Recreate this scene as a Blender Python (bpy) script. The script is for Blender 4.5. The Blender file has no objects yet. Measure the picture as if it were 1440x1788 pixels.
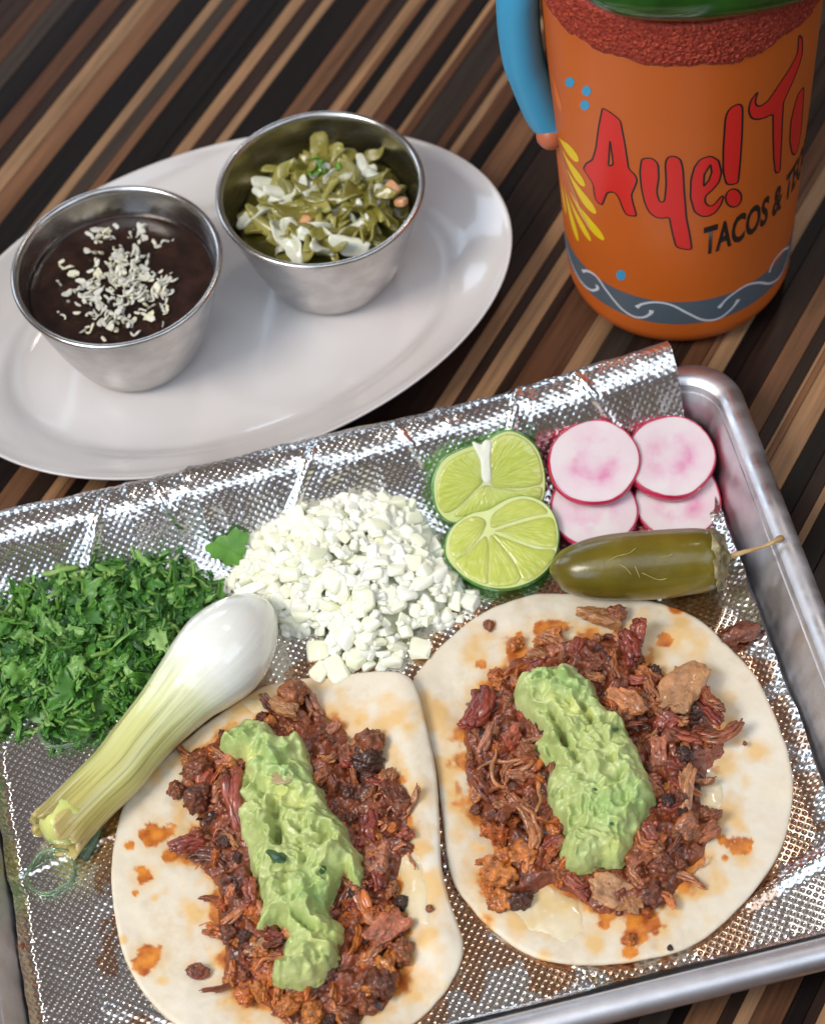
import bpy, bmesh, math, random
import numpy as np
from mathutils import Vector, Matrix, Euler
from mathutils.geometry import tessellate_polygon

# ------------------------------------------------------------------ camera, world, lights
# All lengths below are in centimetres; S turns them into metres.
S = 0.01
scene = bpy.context.scene
COL = scene.collection
rnd = random.Random(7)
npr = np.random.RandomState(11)

FPX, TH, ROLL, DIST = 4300.0, math.radians(55), math.radians(8), 75.0
_F = np.array([0, math.cos(TH), -math.sin(TH)])
_r0 = np.array([1, 0, 0.]); _u0 = np.array([0, math.sin(TH), math.cos(TH)])
_R = math.cos(ROLL) * _r0 - math.sin(ROLL) * _u0
_U = math.sin(ROLL) * _r0 + math.cos(ROLL) * _u0
_C = -DIST * _F

def at(x, y, z=0.0):
    """point of the photograph -> the point of the place at height z (cm)"""
    d = _F * FPX + _R * (x - 720) - _U * (y - 894)
    return _C + d * ((z - _C[2]) / d[2])

def on_plane(x, y, p0, n):
    d = _F * FPX + _R * (x - 720) - _U * (y - 894)
    return _C + d * (np.dot(np.asarray(p0) - _C, n) / np.dot(d, n))

cam = bpy.data.cameras.new('camera'); cam_o = bpy.data.objects.new('camera', cam); COL.objects.link(cam_o)
m = Matrix((( _R[0], _U[0], -_F[0], _C[0]*S), (_R[1], _U[1], -_F[1], _C[1]*S), (_R[2], _U[2], -_F[2], _C[2]*S), (0, 0, 0, 1)))
cam_o.matrix_world = m
cam.sensor_fit = 'HORIZONTAL'; cam.sensor_width = 36; cam.lens = FPX / 1440 * 36
cam.clip_start = 0.05; cam.clip_end = 50
cam.dof.use_dof = True
cam.dof.focus_distance = float(np.dot(at(900, 1300, 1.0) - _C, _F)) * S
cam.dof.aperture_fstop = 17
scene.camera = cam_o

scene.view_settings.view_transform = 'Standard'; scene.view_settings.look = 'None'
scene.view_settings.exposure = 0.0; scene.view_settings.gamma = 1.0
w = bpy.data.worlds.new('World'); scene.world = w; w.use_nodes = True
w.node_tree.nodes['Background'].inputs[0].default_value = (0.60, 0.47, 0.43, 1)
w.node_tree.nodes['Background'].inputs[1].default_value = 0.20

def area(name, loc, target, sx, sy, power, col, shape='RECTANGLE'):
    l = bpy.data.lights.new(name, 'AREA'); l.shape = shape; l.size = sx*S; l.size_y = sy*S
    l.energy = power; l.color = col
    o = bpy.data.objects.new(name, l); COL.objects.link(o)
    o.location = Vector(loc)*S
    o.rotation_euler = (Vector(target)-Vector(loc)).to_track_quat('-Z', 'Y').to_euler()
    return o
# windows left behind table and camera (cool daylight), warm room lamps, added cool fills
area('window_fill_light', (-150, 120, 95), (0, 0, 0), 70, 90, 8, (0.66, 0.82, 1.0))
area('window_fill_light', (-55, 225, 95), (0, 0, 0), 150, 50, 9, (0.66, 0.82, 1.0))
area('room_light', (-105, -55, 150), (0, -3, 0), 62, 62, 26, (1.0, 0.93, 0.84))
area('window_fill_light', (110, -80, 150), (0, 0, 0), 150, 90, 11, (0.72, 0.85, 1.0))  # added blue fill for the pan rims and right side, no window known here
area('window_fill_light', (-125, -165, 125), (0, 0, 0), 150, 110, 15, (0.64, 0.81, 1.0))
area('overhead_fill', (-35, -75, 220), (-5, 0, 0), 170, 130, 13, (0.78, 0.89, 1.0))  # added overhead softbox, gives the back of the foil something bright to reflect
for q in ((62, 104, 192),):
    area('ceiling_lamp', q, (0, 0, 0), 20, 20, 4.5, (1.0, 0.94, 0.86), 'DISK')

# ------------------------------------------------------------------ helpers
def _hash(ix, iy, iz, s):
    h = (ix.astype(np.int64)*374761393 + iy.astype(np.int64)*668265263 + iz.astype(np.int64)*2147483647 + s*974711) & 0xffffffff
    h = ((h ^ (h >> 13)) * 1274126177) & 0xffffffff
    return ((h ^ (h >> 16)) & 0xffff) / 65535.0

def vnoise(P, s=0):
    P = np.asarray(P, float); i = np.floor(P).astype(np.int64); f = P - i
    f = f*f*f*(f*(f*6-15)+10); r = 0
    for dx in (0, 1):
        for dy in (0, 1):
            for dz in (0, 1):
                wgt = (f[:, 0] if dx else 1-f[:, 0])*(f[:, 1] if dy else 1-f[:, 1])*(f[:, 2] if dz else 1-f[:, 2])
                r = r + wgt*_hash(i[:, 0]+dx, i[:, 1]+dy, i[:, 2]+dz, s)
    return r*2-1

def fbm(P, s=0, o=4, g=0.5):
    P = np.asarray(P, float); r = 0; a = 1; t = 0
    for k in range(o):
        r = r + a*vnoise(P*2**k + 17.3*k, s+k); t += a; a *= g
    return r/t

def xyz(x, y, z=None):
    x = np.ravel(x); y = np.ravel(y)
    return np.c_[x, y, np.zeros_like(x) if z is None else np.ravel(z)+0*x]

BASE = {}
def mesh(name, V, F, smooth=True, mats=(), fmat=None):
    me = bpy.data.meshes.new(name)
    V = np.asarray(V, float)*S
    if isinstance(F, np.ndarray):
        F = F.tolist()
    me.from_pydata(V.tolist(), [], F)
    if smooth: me.polygons.foreach_set('use_smooth', [True]*len(me.polygons))
    for mm in mats: me.materials.append(mm)
    if fmat is not None: me.polygons.foreach_set('material_index', list(fmat))
    me.update()
    return me

def put(name, me, loc=(0, 0, 0), rot=None, sc=None, parent=None):
    o = bpy.data.objects.new(name, me); COL.objects.link(o)
    loc = np.asarray(loc, float); BASE[o.name] = loc
    if parent is not None:
        o.parent = parent; loc = loc - BASE[parent.name]
    o.location = Vector(loc.tolist())*S
    if rot is not None: o.rotation_euler = rot
    if sc is not None: o.scale = sc if hasattr(sc, '__len__') else (sc, sc, sc)
    return o

def thing(o, label, cat, group=None, kind=None):
    if isinstance(o, str):
        raise TypeError
    o['label'] = label; o['category'] = cat
    if group: o['group'] = group
    if kind: o['kind'] = kind
    return o

def empty(name, loc):
    e = put(name, None, loc); e.empty_display_size = 0.01
    return e

def grid_faces(nu, nv, wrap=False):
    F = []
    for j in range(nv-1):
        for i in range(nu if wrap else nu-1):
            a = j*nu+i; b = j*nu+(i+1) % nu
            F.append((a, b, b+nu, a+nu))
    return F

def lathe(profile, n=72, sx=1.0, sy=1.0, caps=(True, True)):
    """profile: (r, z) from first to last ring"""
    V = []; t = np.linspace(0, 2*np.pi, n, endpoint=False)
    for r, z in profile:
        V += [(r*sx*math.cos(a), r*sy*math.sin(a), z) for a in t]
    F = grid_faces(n, len(profile), True)
    if caps[0]: F.append(tuple(range(n))[::-1])
    if caps[1]: F.append(tuple(range(len(V)-n, len(V))))
    return V, F

def smooth_path(P, n):
    """Catmull-Rom through the points, n samples even in length"""
    P = np.asarray(P, float); Q = np.vstack([2*P[0]-P[1], P, 2*P[-1]-P[-2]]); out = []
    for k in range(1, len(Q)-2):
        for t in np.linspace(0, 1, 24, endpoint=False):
            a, b, c, d = Q[k-1], Q[k], Q[k+1], Q[k+2]
            out.append(.5*((2*b)+(c-a)*t+(2*a-5*b+4*c-d)*t*t+(3*b-a-3*c+d)*t**3))
    out.append(P[-1]); out = np.array(out)
    L = np.r_[0, np.cumsum(np.linalg.norm(np.diff(out, axis=0), axis=1))]
    s = np.linspace(0, L[-1], n)
    return np.stack([np.interp(s, L, out[:, k]) for k in range(out.shape[1])], 1)

def closed_path(P, n):
    P = np.asarray(P, float); k = len(P)
    Q = smooth_path(np.vstack([P[-2:], P, P[:2]]), 40*(k+4))
    i0 = np.argmin(np.linalg.norm(Q-P[0], axis=1)[:40*6]); 
    d = np.linalg.norm(Q-P[0], axis=1); j0 = len(Q)//2 + np.argmin(d[len(Q)//2:])
    Q = Q[i0:j0+1]
    L = np.r_[0, np.cumsum(np.linalg.norm(np.diff(Q, axis=0), axis=1))]
    s = np.linspace(0, L[-1], n, endpoint=False)
    return np.stack([np.interp(s, L, Q[:, c]) for c in range(Q.shape[1])], 1)

def tube(P, R, n=10, caps=True, ref=(0, 0, 1), flat=1.0):
    """swept tube; R one radius per point; flat squeezes it along the reference direction"""
    P = np.asarray(P, float); k = len(P); T = np.gradient(P, axis=0)
    T /= np.linalg.norm(T, axis=1)[:, None]+1e-9
    V = []
    up = np.asarray(ref, float)
    for i in range(k):
        s = np.cross(up, T[i]); s /= np.linalg.norm(s)+1e-9
        b = np.cross(T[i], s)
        for a in np.linspace(0, 2*np.pi, n, endpoint=False):
            V.append(P[i] + R[i]*(math.cos(a)*s + flat*math.sin(a)*b))
    F = grid_faces(n, k, True)
    if caps:
        F.append(tuple(range(n))[::-1]); F.append(tuple(range(len(V)-n, len(V))))
    return np.array(V), F

def inpoly(X, Y, P):
    r = np.zeros(np.shape(X), bool); n = len(P)
    for i in range(n):
        x1, y1 = P[i][:2]; x2, y2 = P[(i+1) % n][:2]
        c = ((y1 > Y) != (y2 > Y))
        with np.errstate(divide='ignore', invalid='ignore'):
            xi = (x2-x1)*(Y-y1)/(y2-y1+1e-12)+x1
        r ^= (c & (X < xi))
    return r

def segdist(X, Y, a, b):
    dx, dy = b[0]-a[0], b[1]-a[1]; L = dx*dx+dy*dy+1e-12
    t = np.clip(((X-a[0])*dx+(Y-a[1])*dy)/L, 0, 1)
    return np.hypot(X-a[0]-t*dx, Y-a[1]-t*dy)

def polydist(X, Y, P):
    """signed distance, positive inside"""
    d = np.full(np.shape(X), 1e9)
    for i in range(len(P)):
        d = np.minimum(d, segdist(X, Y, P[i], P[(i+1) % len(P)]))
    return np.where(inpoly(X, Y, P), d, -d)

def trace(pts, z):
    return np.array([at(x, y, z)[:2] for x, y in pts])

def ico(sub):
    bm = bmesh.new(); bmesh.ops.create_icosphere(bm, subdivisions=sub, radius=1)
    V = np.array([v.co[:] for v in bm.verts]); F = [tuple(v.index for v in f.verts) for f in bm.faces]
    bm.free(); return V, F

def set_attr(me, name, vals):
    a = me.attributes.new(name, 'FLOAT', 'POINT'); a.data.foreach_set('value', np.asarray(vals, np.float32).ravel())

# ------------------------------------------------------------------ material helper
class Mat:
    def __init__(s, name, col=(.5, .5, .5), rough=.5, metal=0, **kw):
        s.m = bpy.data.materials.new(name); s.m.use_nodes = True; s.t = s.m.node_tree
        s.b = s.t.nodes['Principled BSDF']
        s.set('Base Color', (*col, 1)); s.set('Roughness', rough); s.set('Metallic', metal)
        for k, v in kw.items(): s.set(k.replace('_', ' '), v)
    def set(s, k, v): s.b.inputs[k].default_value = v
    def n(s, typ, ins=None, **props):
        nd = s.t.nodes.new('ShaderNode'+typ)
        for k, v in props.items(): setattr(nd, k, v)
        for k, v in (ins or {}).items():
            if isinstance(v, bpy.types.NodeSocket): s.t.links.new(v, nd.inputs[k])
            else: nd.inputs[k].default_value = v
        return nd
    def link(s, sock, k): s.t.links.new(sock, s.b.inputs[k])
    def coord(s, which='Object'): return s.n('TexCoord').outputs[which]
    def rand(s): return s.n('ObjectInfo').outputs['Random']
    def noise(s, scale, detail=3, vec=None, rough=.5, dist=0, **kw):
        ins = {'Scale': scale, 'Detail': detail, 'Roughness': rough, 'Distortion': dist}
        ins['Vector'] = vec if vec is not None else s.coord()
        return s.n('TexNoise', ins).outputs['Fac']
    def ramp(s, fac, stops, interp='LINEAR'):
        nd = s.n('ValToRGB', {'Fac': fac}); r = nd.color_ramp; r.interpolation = interp
        while len(r.elements) < len(stops): r.elements.new(.5)
        for e, (p, c) in zip(r.elements, stops): e.position = p; e.color = (*c, 1) if len(c) == 3 else c
        return nd.outputs['Color']
    def mix(s, fac, a, b, mode='MIX'):
        nd = s.t.nodes.new('ShaderNodeMix'); nd.data_type = 'RGBA'; nd.blend_type = mode
        for i, v in ((0, fac), (6, a), (7, b)):
            if isinstance(v, bpy.types.NodeSocket): s.t.links.new(v, nd.inputs[i])
            else: nd.inputs[i].default_value = v if i == 0 else ((*v, 1) if len(v) == 3 else v)
        return nd.outputs[2]
    def math(s, op, a, b=0.0, c=0.0):
        nd = s.t.nodes.new('ShaderNodeMath'); nd.operation = op
        for i, v in enumerate((a, b, c)):
            if isinstance(v, bpy.types.NodeSocket): s.t.links.new(v, nd.inputs[i])
            else: nd.inputs[i].default_value = v
        return nd.outputs[0]
    def bump(s, h, dist, strength=1.0, normal=None):
        ins = {'Height': h, 'Distance': dist*S, 'Strength': strength}
        if normal is not None: ins['Normal'] = normal
        return s.n('Bump', ins).outputs['Normal']
    def sss(s, wgt, rad, scale_cm):
        s.set('Subsurface Weight', wgt); s.set('Subsurface Radius', rad); s.set('Subsurface Scale', scale_cm*S)
    def attr(s, name): return s.n('Attribute', attribute_name=name).outputs['Fac']
def flat(name, c, rough=.4): return Mat(name, c, rough).m
# ------------------------------------------------------------------ table of laminated wood strips
WOOD = {}
for key, c in dict(k=(.008, .005, .004), d=(.026, .014, .010), g=(.036, .026, .020), m=(.090, .039, .020), b=(.145, .069, .035), t=(.255, .146, .078), l=(.33, .21, .12)).items():
    M = Mat('wood_'+key, c, .5, Coat_Weight=.0, Specular_IOR_Level=.16)
    mp = M.n('Mapping', {'Vector': M.coord(), 'Scale': (4, 130, 130)})
    off = M.n('VectorMath', {0: mp.outputs[0]}, operation='ADD')
    r = M.rand(); cx = M.n('CombineXYZ', {0: M.math('MULTIPLY', r, 83.0), 1: M.math('MULTIPLY', r, 57.0)})
    M.t.links.new(cx.outputs[0], off.inputs[1])
    g1 = M.noise(2.2, 6, off.outputs[0], .62, .4); g2 = M.noise(14, 3, off.outputs[0], .6)
    f = M.math('ADD', M.math('MULTIPLY', g1, .62), M.math('MULTIPLY', g2, .38))
    lo = tuple(x*q for x, q in zip(c, (.40, .36, .33))); hi = tuple(min(1, x*q) for x, q in zip(c, (1.6, 1.48, 1.4)))
    base = M.ramp(f, [(.30, lo), (.5, c), (.72, hi)])
    tint = M.ramp(r, [(0, (.80, .78, .76)), (.5, (1, 1, 1)), (1, (1.18, 1.12, 1.05))])
    M.link(M.mix(1.0, base, tint, 'MULTIPLY'), 'Base Color')
    M.link(M.math('ADD', M.math('MULTIPLY', g1, .2), .3), 'Roughness')
    M.link(M.bump(f, .006), 'Normal')
    WOOD[key] = M.m

STRIP_ANG = math.radians(55.0)
sd = np.array([math.cos(STRIP_ANG), math.sin(STRIP_ANG)]); sp = np.array([math.sin(STRIP_ANG), -math.cos(STRIP_ANG)])
def u_of(x, y): return float(np.dot(at(x, y, 0)[:2], sp))
# where one strip ends and the next begins, read along a few lines of the photograph
runs = [
 ([(x/3, 0) for x in (0, 170, 280, 390, 530, 640, 720, 815, 940, 1100, 1160, 1240, 1300, 1455)], 'dmgkmdtbktgbk'),
 ([(400+x/2.88, 0) for x in (200, 310, 380, 470, 525, 700, 810, 900, 960, 990, 1050, 1140, 1220, 1310, 1345)], 'mtdtkbdtbktmkt'),
 ([(400+x/2.88, y/2.88) for x, y in ((1347, 60), (1378, 240), (1388, 300), (1396, 335), (1412, 390), (1432, 480))], 'gmdtm'),
 ([(1140+x/4.8, 600) for x in (220, 330, 500, 560, 720, 860, 1110, 1310, 1430)], 'dmbtkdbd'),
 ([(1440, 600+y/4.8) for y in (40, 150, 540, 900, 1180, 1330)], 'btkdt'),
 ([(800+x/2.25, 1788) for x in (460, 700, 820, 880, 1015, 1075, 1140, 1270, 1350, 1400)], 'dgkbdtmkd'),
]
strips = []
for pts, cs in runs:
    us = [u_of(*p) for p in pts]
    for a, b, c in zip(us, us[1:], cs):
        if b > a+.04 and (not strips or a > strips[-1][1]-.02): strips.append((max(a, strips[-1][1]) if strips else a, b, c))
full = []; u = -34.0; prev = 'k'; rs = random.Random(5)
def fill(u, end):
    global prev
    while u < end-.02:
        wd = rs.choice((.35, .5, .65, .8, .95, 1.2)); wd = min(wd, end-u)
        if end-u-wd < .2: wd = end-u
        dark = prev in 'tbl' or rs.random() < .30
        c = rs.choice('kkdddgm') if dark else rs.choice('mbtttbm')
        full.append((u, u+wd, c)); prev = c; u += wd
for a, b, c in strips:
    if a-u > .02: fill(u, a)
    full.append((a, b, c)); prev = c; u = b
fill(u, 40.0)
table = empty('table', (0, 0, 0)); table.rotation_euler = (0, 0, STRIP_ANG)
thing(table, 'table top glued up from dark and pale brown wood strips under the whole meal', 'table')
strip_mesh = {}
for k, (a, b, c) in enumerate(full):
    wd = b-a
    h = rs.uniform(-.004, .004); g = .008; L0, L1, bt = -62.0, 62.0, -2.4
    y0, y1 = -wd/2+g, wd/2-g; e = min(.015, wd*.1)
    V = [(L0, y0, bt), (L0, y1, bt), (L0, y1, -e), (L0, y1-e, 0), (L0, y0+e, 0), (L0, y0, -e)]
    V += [(L1, y, z) for _, y, z in V]
    F = [(i, (i+1) % 6, (i+1) % 6+6, i+6) for i in range(6)] + [(5, 4, 3, 2, 1, 0), (6, 7, 8, 9, 10, 11)]
    me = mesh('wood_strip', V, F, False, [WOOD[c]])
    o = bpy.data.objects.new('wood_strip', me); COL.objects.link(o); o.parent = table
    o.location = (0, -(a+b)/2*S, h*S)

# ------------------------------------------------------------------ oval platter
M = Mat('white_glaze', (.63, .59, .575), .16, Coat_Weight=.4, Coat_Roughness=.06)
M.link(M.ramp(M.noise(30, 5), [(.35, (.62, .585, .57)), (.65, (.655, .615, .60))]), 'Base Color')
M.link(M.bump(M.noise(25, 2), .01), 'Normal')
M.sss(.05, (1, .9, .8), .2); GLAZE = M.m
PC = (-4.83, 7.88); PA, PB, PR = 9.40, 6.42, math.radians(16.45)
def platter_ring(k, z): return k, z
inner = [(.0, .55), (.3, .55), (.56, .56), (.66, .60), (.71, .72), (.745, .90), (.78, 1.08), (.82, 1.22), (.88, 1.42), (.94, 1.66), (.975, 1.86), (.99, 1.96), (1.0, 2.0)]
outer = [(1.004, 1.98), (1.003, 1.92), (.99, 1.84), (.95, 1.58), (.88, 1.28), (.80, 1.02), (.74, .72), (.68, .42), (.655, .25), (.64, .05), (.62, .05), (.60, .3), (.3, .3), (.0, .3)]
V = []; n = 128
for k, z in inner+outer:
    # the well keeps an even border instead of scaling with the oval
    k = max(k, .0005)
    for t in np.linspace(0, 2*np.pi, n, endpoint=False):
        bord = (1-k)*PB
        ax = max(PA-bord*1.18, .0005*PA) if k > .5 else k/.5*(PA-.5*PB*1.18)
        V.append((ax*math.cos(t), k*PB*math.sin(t), z))
V = np.array(V)
platter = put('oval_platter', mesh('oval_platter', V, grid_faces(n, len(inner)+len(outer), True), True, [GLAZE]), (PC[0], PC[1], .0), (0, 0, PR))
thing(platter, 'white oval china platter carrying two steel cups beside the tray', 'plate')

# ------------------------------------------------------------------ steel ramekins
M = Mat('brushed_steel', (.66, .63, .60), .27, 1.0)
mp = M.n('Mapping', {'Vector': M.coord(), 'Scale': (1, 1, 22)})
g = M.noise(90, 4, mp.outputs[0], .7)
M.link(M.math('ADD', M.math('MULTIPLY', g, .16), .17), 'Roughness'); M.link(M.bump(g, .0025), 'Normal')
M.link(M.ramp(M.noise(160, 4), [(.4, (.50, .475, .455)), (.6, (.58, .555, .535))]), 'Base Color')
STEEL = M.m
RH = 4.05
def ramekin(c, label, rz):
    prof_out = [(.0, .0), (1.55, .0), (1.78, .05), (1.95, .18), (2.12, .48), (2.36, 1.05), (2.60, 1.75), (2.83, 2.55), (3.02, 3.3), (3.13, 3.85)]
    rim = [(3.20, 3.90), (3.27, 3.97), (3.28, 4.04), (3.23, 4.10), (3.15, 4.10), (3.08, 4.04)]
    prof_in = [(3.05, 3.9), (2.95, 3.3), (2.76, 2.55), (2.53, 1.75), (2.28, 1.05), (2.02, .48), (1.8, .2), (1.5, .10), (.0, .10)]
    e = empty('ramekin', (c[0], c[1], .57)); e.rotation_euler = (0, 0, rz)
    thing(e, label, 'cup', 'small steel cups on the platter')
    V, F = lathe([(max(r, .001), z) for r, z in prof_out], 96, caps=(True, False)); put('cup_wall', mesh('cup_wall', V, F, True, [STEEL]), BASE[e.name], parent=e)
    V, F = lathe([(max(r, .001), z) for r, z in prof_in], 96, caps=(False, True)); put('cup_lining', mesh('cup_lining', V, F, True, [STEEL]), BASE[e.name], parent=e)
    V, F = lathe([prof_out[-1]]+rim+[prof_in[0]], 96, caps=(False, False)); put('rolled_rim', mesh('rolled_rim', V, F, True, [STEEL]), BASE[e.name], parent=e)
    return e
rz_ = .57+4.08
c1 = at(203, 461, rz_); c2 = at(558, 326, rz_)
ram1 = ramekin(c1, 'steel cup of dark bean sauce topped with grated white cheese', .4)
ram2 = ramekin(c2, 'steel cup of chopped green pickled salsa with white onion', 2.0)

# bean sauce
zb = .57+3.08; rb = 2.90
M = Mat('bean_sauce', (.032, .012, .008), .22, Coat_Weight=.3, Coat_Roughness=.1)
M.link(M.ramp(M.noise(140, 4), [(.4, (.014, .006, .0045)), (.65, (.032, .013, .009))]), 'Base Color')
M.link(M.bump(M.noise(120, 3), .03), 'Normal')
V = []; rings = 26; n = 72
for j in range(rings):
    r = rb*(j+.02)/(rings-1)
    for t in np.linspace(0, 2*np.pi, n, endpoint=False): V.append((r*math.cos(t), r*math.sin(t), 0))
V = np.array(V); V[:, 2] = .03*fbm(V*1.3, 3) + .06*np.clip((np.hypot(V[:, 0], V[:, 1])-rb+.25)/.25, 0, 1)**2
k0 = len(V); V = np.vstack([V, [(V[k0-n+i, 0]*.93, V[k0-n+i, 1]*.93, -.7) for i in range(n)]])
F = grid_faces(n, rings+1, True)+[tuple(range(n))[::-1], tuple(range(k0, k0+n))]
bean = put('bean_sauce', mesh('bean_sauce', V, F, True, [M.m]), (c1[0], c1[1], zb))
thing(bean, 'dark brown bean sauce filling the steel cup under grated cheese', 'sauce')

# grated cheese on it
M = Mat('grated_cheese', (.80, .77, .66), .5)
M.link(M.ramp(M.rand(), [(0, (.54, .52, .46)), (.5, (.66, .635, .55)), (1, (.72, .66, .46))]), 'Base Color')
M.link(M.bump(M.noise(260, 3), .02), 'Normal'); M.sss(.25, (1, .9, .6), .12); CHEESE = M.m
shreds = []
for k in range(14):
    r2 = random.Random(100+k); L = r2.uniform(.25, .6); arc = r2.choice((.4, .9, 1.6, 2.6, 4.2)); n = 12
    t = np.linspace(-.5, .5, n); rad = L/max(arc, .2)
    P = np.c_[rad*np.sin(t*arc), rad*(1-np.cos(t*arc)), .10*np.sin(t*r2.uniform(2, 7))]
    R = .050*(1-.6*np.abs(2*t)**4)*(1+.35*fbm(np.c_[t*9, t*0+k, t*0], k))
    V, F = tube(P, R*r2.uniform(.8, 1.25), 6, flat=.55)
    V = V+.018*np.c_[vnoise(V*9, 1), vnoise(V*9, 2), vnoise(V*9, 3)]
    shreds.append(mesh('cheese_shred', V, F, True, [CHEESE]))
def flake_var(k):
    V, F = ico(3); V = V*np.array([.15, .085, .035])*random.Random(k).uniform(.6, 1.4); V *= (1+.45*fbm(V*9+k, k, 3))[:, None]; V[:, 2] += 1.2*V[:, 0]**2; return V, F
flakes = [mesh('cheese_flake', *flake_var(k), True, [CHEESE]) for k in range(8)]
cheese = empty('grated_cheese', (c1[0], c1[1], zb)); thing(cheese, 'loose heap of grated white cheese lying on the bean sauce', 'cheese')
clus = [(180, 520, 52, 46), (235, 470, 48, 46), (200, 555, 62, 22), (250, 520, 40, 40), (140, 510, 34, 30), (255, 400, 26, 22), (180, 410, 18, 18), (290, 500, 22, 26), (200, 480, 60, 50)]
for k in range(298):
    cx_, cy_, sx_, sy_ = clus[k % len(clus)] if k < 150 else clus[rs.choice((0, 1, 2, 3, 8))]
    x = rs.gauss(cx_, sx_*.55); y = rs.gauss(cy_, sy_*.55)
    p = at(x, y, zb+.1); d = math.hypot(p[0]-c1[0], p[1]-c1[1])
    if d > 2.55: continue
    core = math.exp(-(((x-200)/75)**2+((y-510)/60)**2))
    p[2] = zb+.05+rs.random()*.50*core
    put('cheese_shred', rs.choice(shreds) if rs.random() < .34 else rs.choice(flakes), p, (rs.gauss(0, .5), rs.gauss(0, .5), rs.uniform(0, 6.3)), rs.uniform(.6, 1.15), cheese)

# green salsa in the second cup
zs = .57+2.75
def veg(name, stops, rough=.28, sss=.3, bump=.02):
    M = Mat(name, stops[0][1], rough, Coat_Weight=.3, Coat_Roughness=.15)
    M.link(M.mix(.45, M.ramp(M.rand(), stops), M.ramp(M.noise(170, 4), [(.3, stops[0][1]), (.7, stops[-1][1])])), 'Base Color')
    M.link(M.bump(M.noise(200, 3), bump), 'Normal'); M.sss(sss, (.8, 1, .3), .15)
    return M.m
PEPPER = veg('pickled_pepper', [(0, (.13, .115, .014)), (.5, (.26, .22, .03)), (1, (.38, .34, .09))])
ONIONW = veg('pickled_onion', [(0, (.50, .50, .36)), (1, (.74, .74, .62))])
CARROT = veg('pickled_carrot', [(0, (.60, .28, .12)), (1, (.72, .40, .22))])
GREENS = veg('chopped_herb', [(0, (.06, .19, .015)), (1, (.15, .35, .03))])
def strip_var(seed, L, wd, th, arc):
    n = 10; t = np.linspace(-.5, .5, n); rad = L/arc
    P = np.c_[rad*np.sin(t*arc), rad*(1-np.cos(t*arc)), .08*np.sin(t*4+seed)]
    V, F = tube(P, wd*(1-.35*np.abs(2*t)**5)*(1+.2*fbm(np.c_[t*5, t*0+seed, t*0], seed)), 8, flat=th)
    V = V+.03*np.c_[vnoise(V*4, seed), vnoise(V*4, seed+1), vnoise(V*4, seed+2)]
    return V, F
def chunk_var(seed, amp=.25, sub=3, sq=0.0, freq=1.6):
    V, F = ico(sub)
    if sq: 
        mx = np.abs(V).max(1)[:, None]; V = V*(1-sq)+V/mx*.8*sq
    d = fbm(V*freq+seed*7.7, seed, 4, .55)
    return V*(1+amp*d[:, None]), F
def sliver(seed, L, W, T, bend):
    V, F = ico(4); V = np.sign(V)*np.abs(V)**np.array([.8, .7, .8])*np.array([L/2, W/2, T/2])
    V *= (1+.30*fbm(np.c_[V[:, 0]*3, V[:, 1]*5, V[:, 2]*3+seed], seed, 3))[:, None]
    V[:, 1] += bend*V[:, 0]**2; V[:, 2] += .35*np.sin(seed)*V[:, 0]**2+.10*np.sin(V[:, 1]*9+seed)+.05*vnoise(V*5, seed); return V, F
pepper_m = [mesh('pepper_strip', *sliver(k, rs.uniform(.8, 1.7), rs.uniform(.25, .5), rs.uniform(.12, .2), rs.uniform(-.6, .6)), True, [PEPPER]) for k in range(8)]
onion_m = [mesh('onion_bit', *sliver(30+k, rs.uniform(.6, 1.2), rs.uniform(.3, .5), rs.uniform(.10, .18), rs.uniform(-.5, .5)), True, [ONIONW]) for k in range(6)]
salsa = empty('green_salsa', (c2[0], c2[1], zs)); thing(salsa, 'chopped olive green pickled pepper salsa filling the steel cup', 'salsa')
V = []; rr = 2.72; rings, n = 24, 64
for j in range(rings):
    r = rr*(j+.02)/(rings-1)
    for t in np.linspace(0, 2*np.pi, n, endpoint=False): V.append((r*math.cos(t), r*math.sin(t), 0))
V = np.array(V); V[:, 2] = .28*fbm(V*1.6, 9)+.25*(1-(np.hypot(V[:, 0], V[:, 1])/rr)**2)-.12
k0 = len(V); V = np.vstack([V, [(V[k0-n+i, 0]*.86, V[k0-n+i, 1]*.86, -1.2) for i in range(n)]])
bed = put('salsa_bed', mesh('salsa_bed', V, grid_faces(n, rings+1, True)+[tuple(range(n))[::-1], tuple(range(k0, k0+n))], True, [flat('salsa_brine', (.075, .065, .008), .15)]), (c2[0], c2[1], zs), parent=salsa)
for k in range(150):
    a = rs.uniform(0, 6.283); r = 1.95*math.sqrt(rs.random())
    p = np.array([c2[0]+r*math.cos(a), c2[1]+r*math.sin(a), zs+.55*(1-(r/2.6)**2)+rs.uniform(-.06, .28)])
    q = rs.random()
    if q < .78: nm, me = 'pepper_strip', rs.choice(pepper_m)
    elif q < .96: nm, me = 'onion_bit', rs.choice(onion_m)
    else: nm, me = 'pepper_strip', rs.choice(pepper_m)
    put(nm, me, p, (rs.gauss(0, .45), rs.gauss(0, .45), rs.uniform(0, 6.3)), rs.uniform(.8, 1.45), salsa)
carrot_m = mesh('carrot_cube', *chunk_var(5, .12, 3, .75), True, [CARROT])
for x, y, s in ((532, 392, .30), (684, 330, .27), (700, 352, .2), (650, 300, .16)):
    p = at(x, y, zs+.55); put('carrot_cube', carrot_m, p, (.4, .3, x), (s*1.1, s, s*.8), salsa)
for x, y in ((487, 395), (510, 430), (610, 430), (640, 300), (620, 310), (470, 345), (445, 372)):
    p = at(x, y, zs+.6); put('onion_bit', rs.choice(onion_m), p, (.3, .2, x*.7), 1.25, salsa)
herb_m = mesh('herb_bit', *strip_var(77, .5, .14, .3, .9), True, [GREENS])
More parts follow.
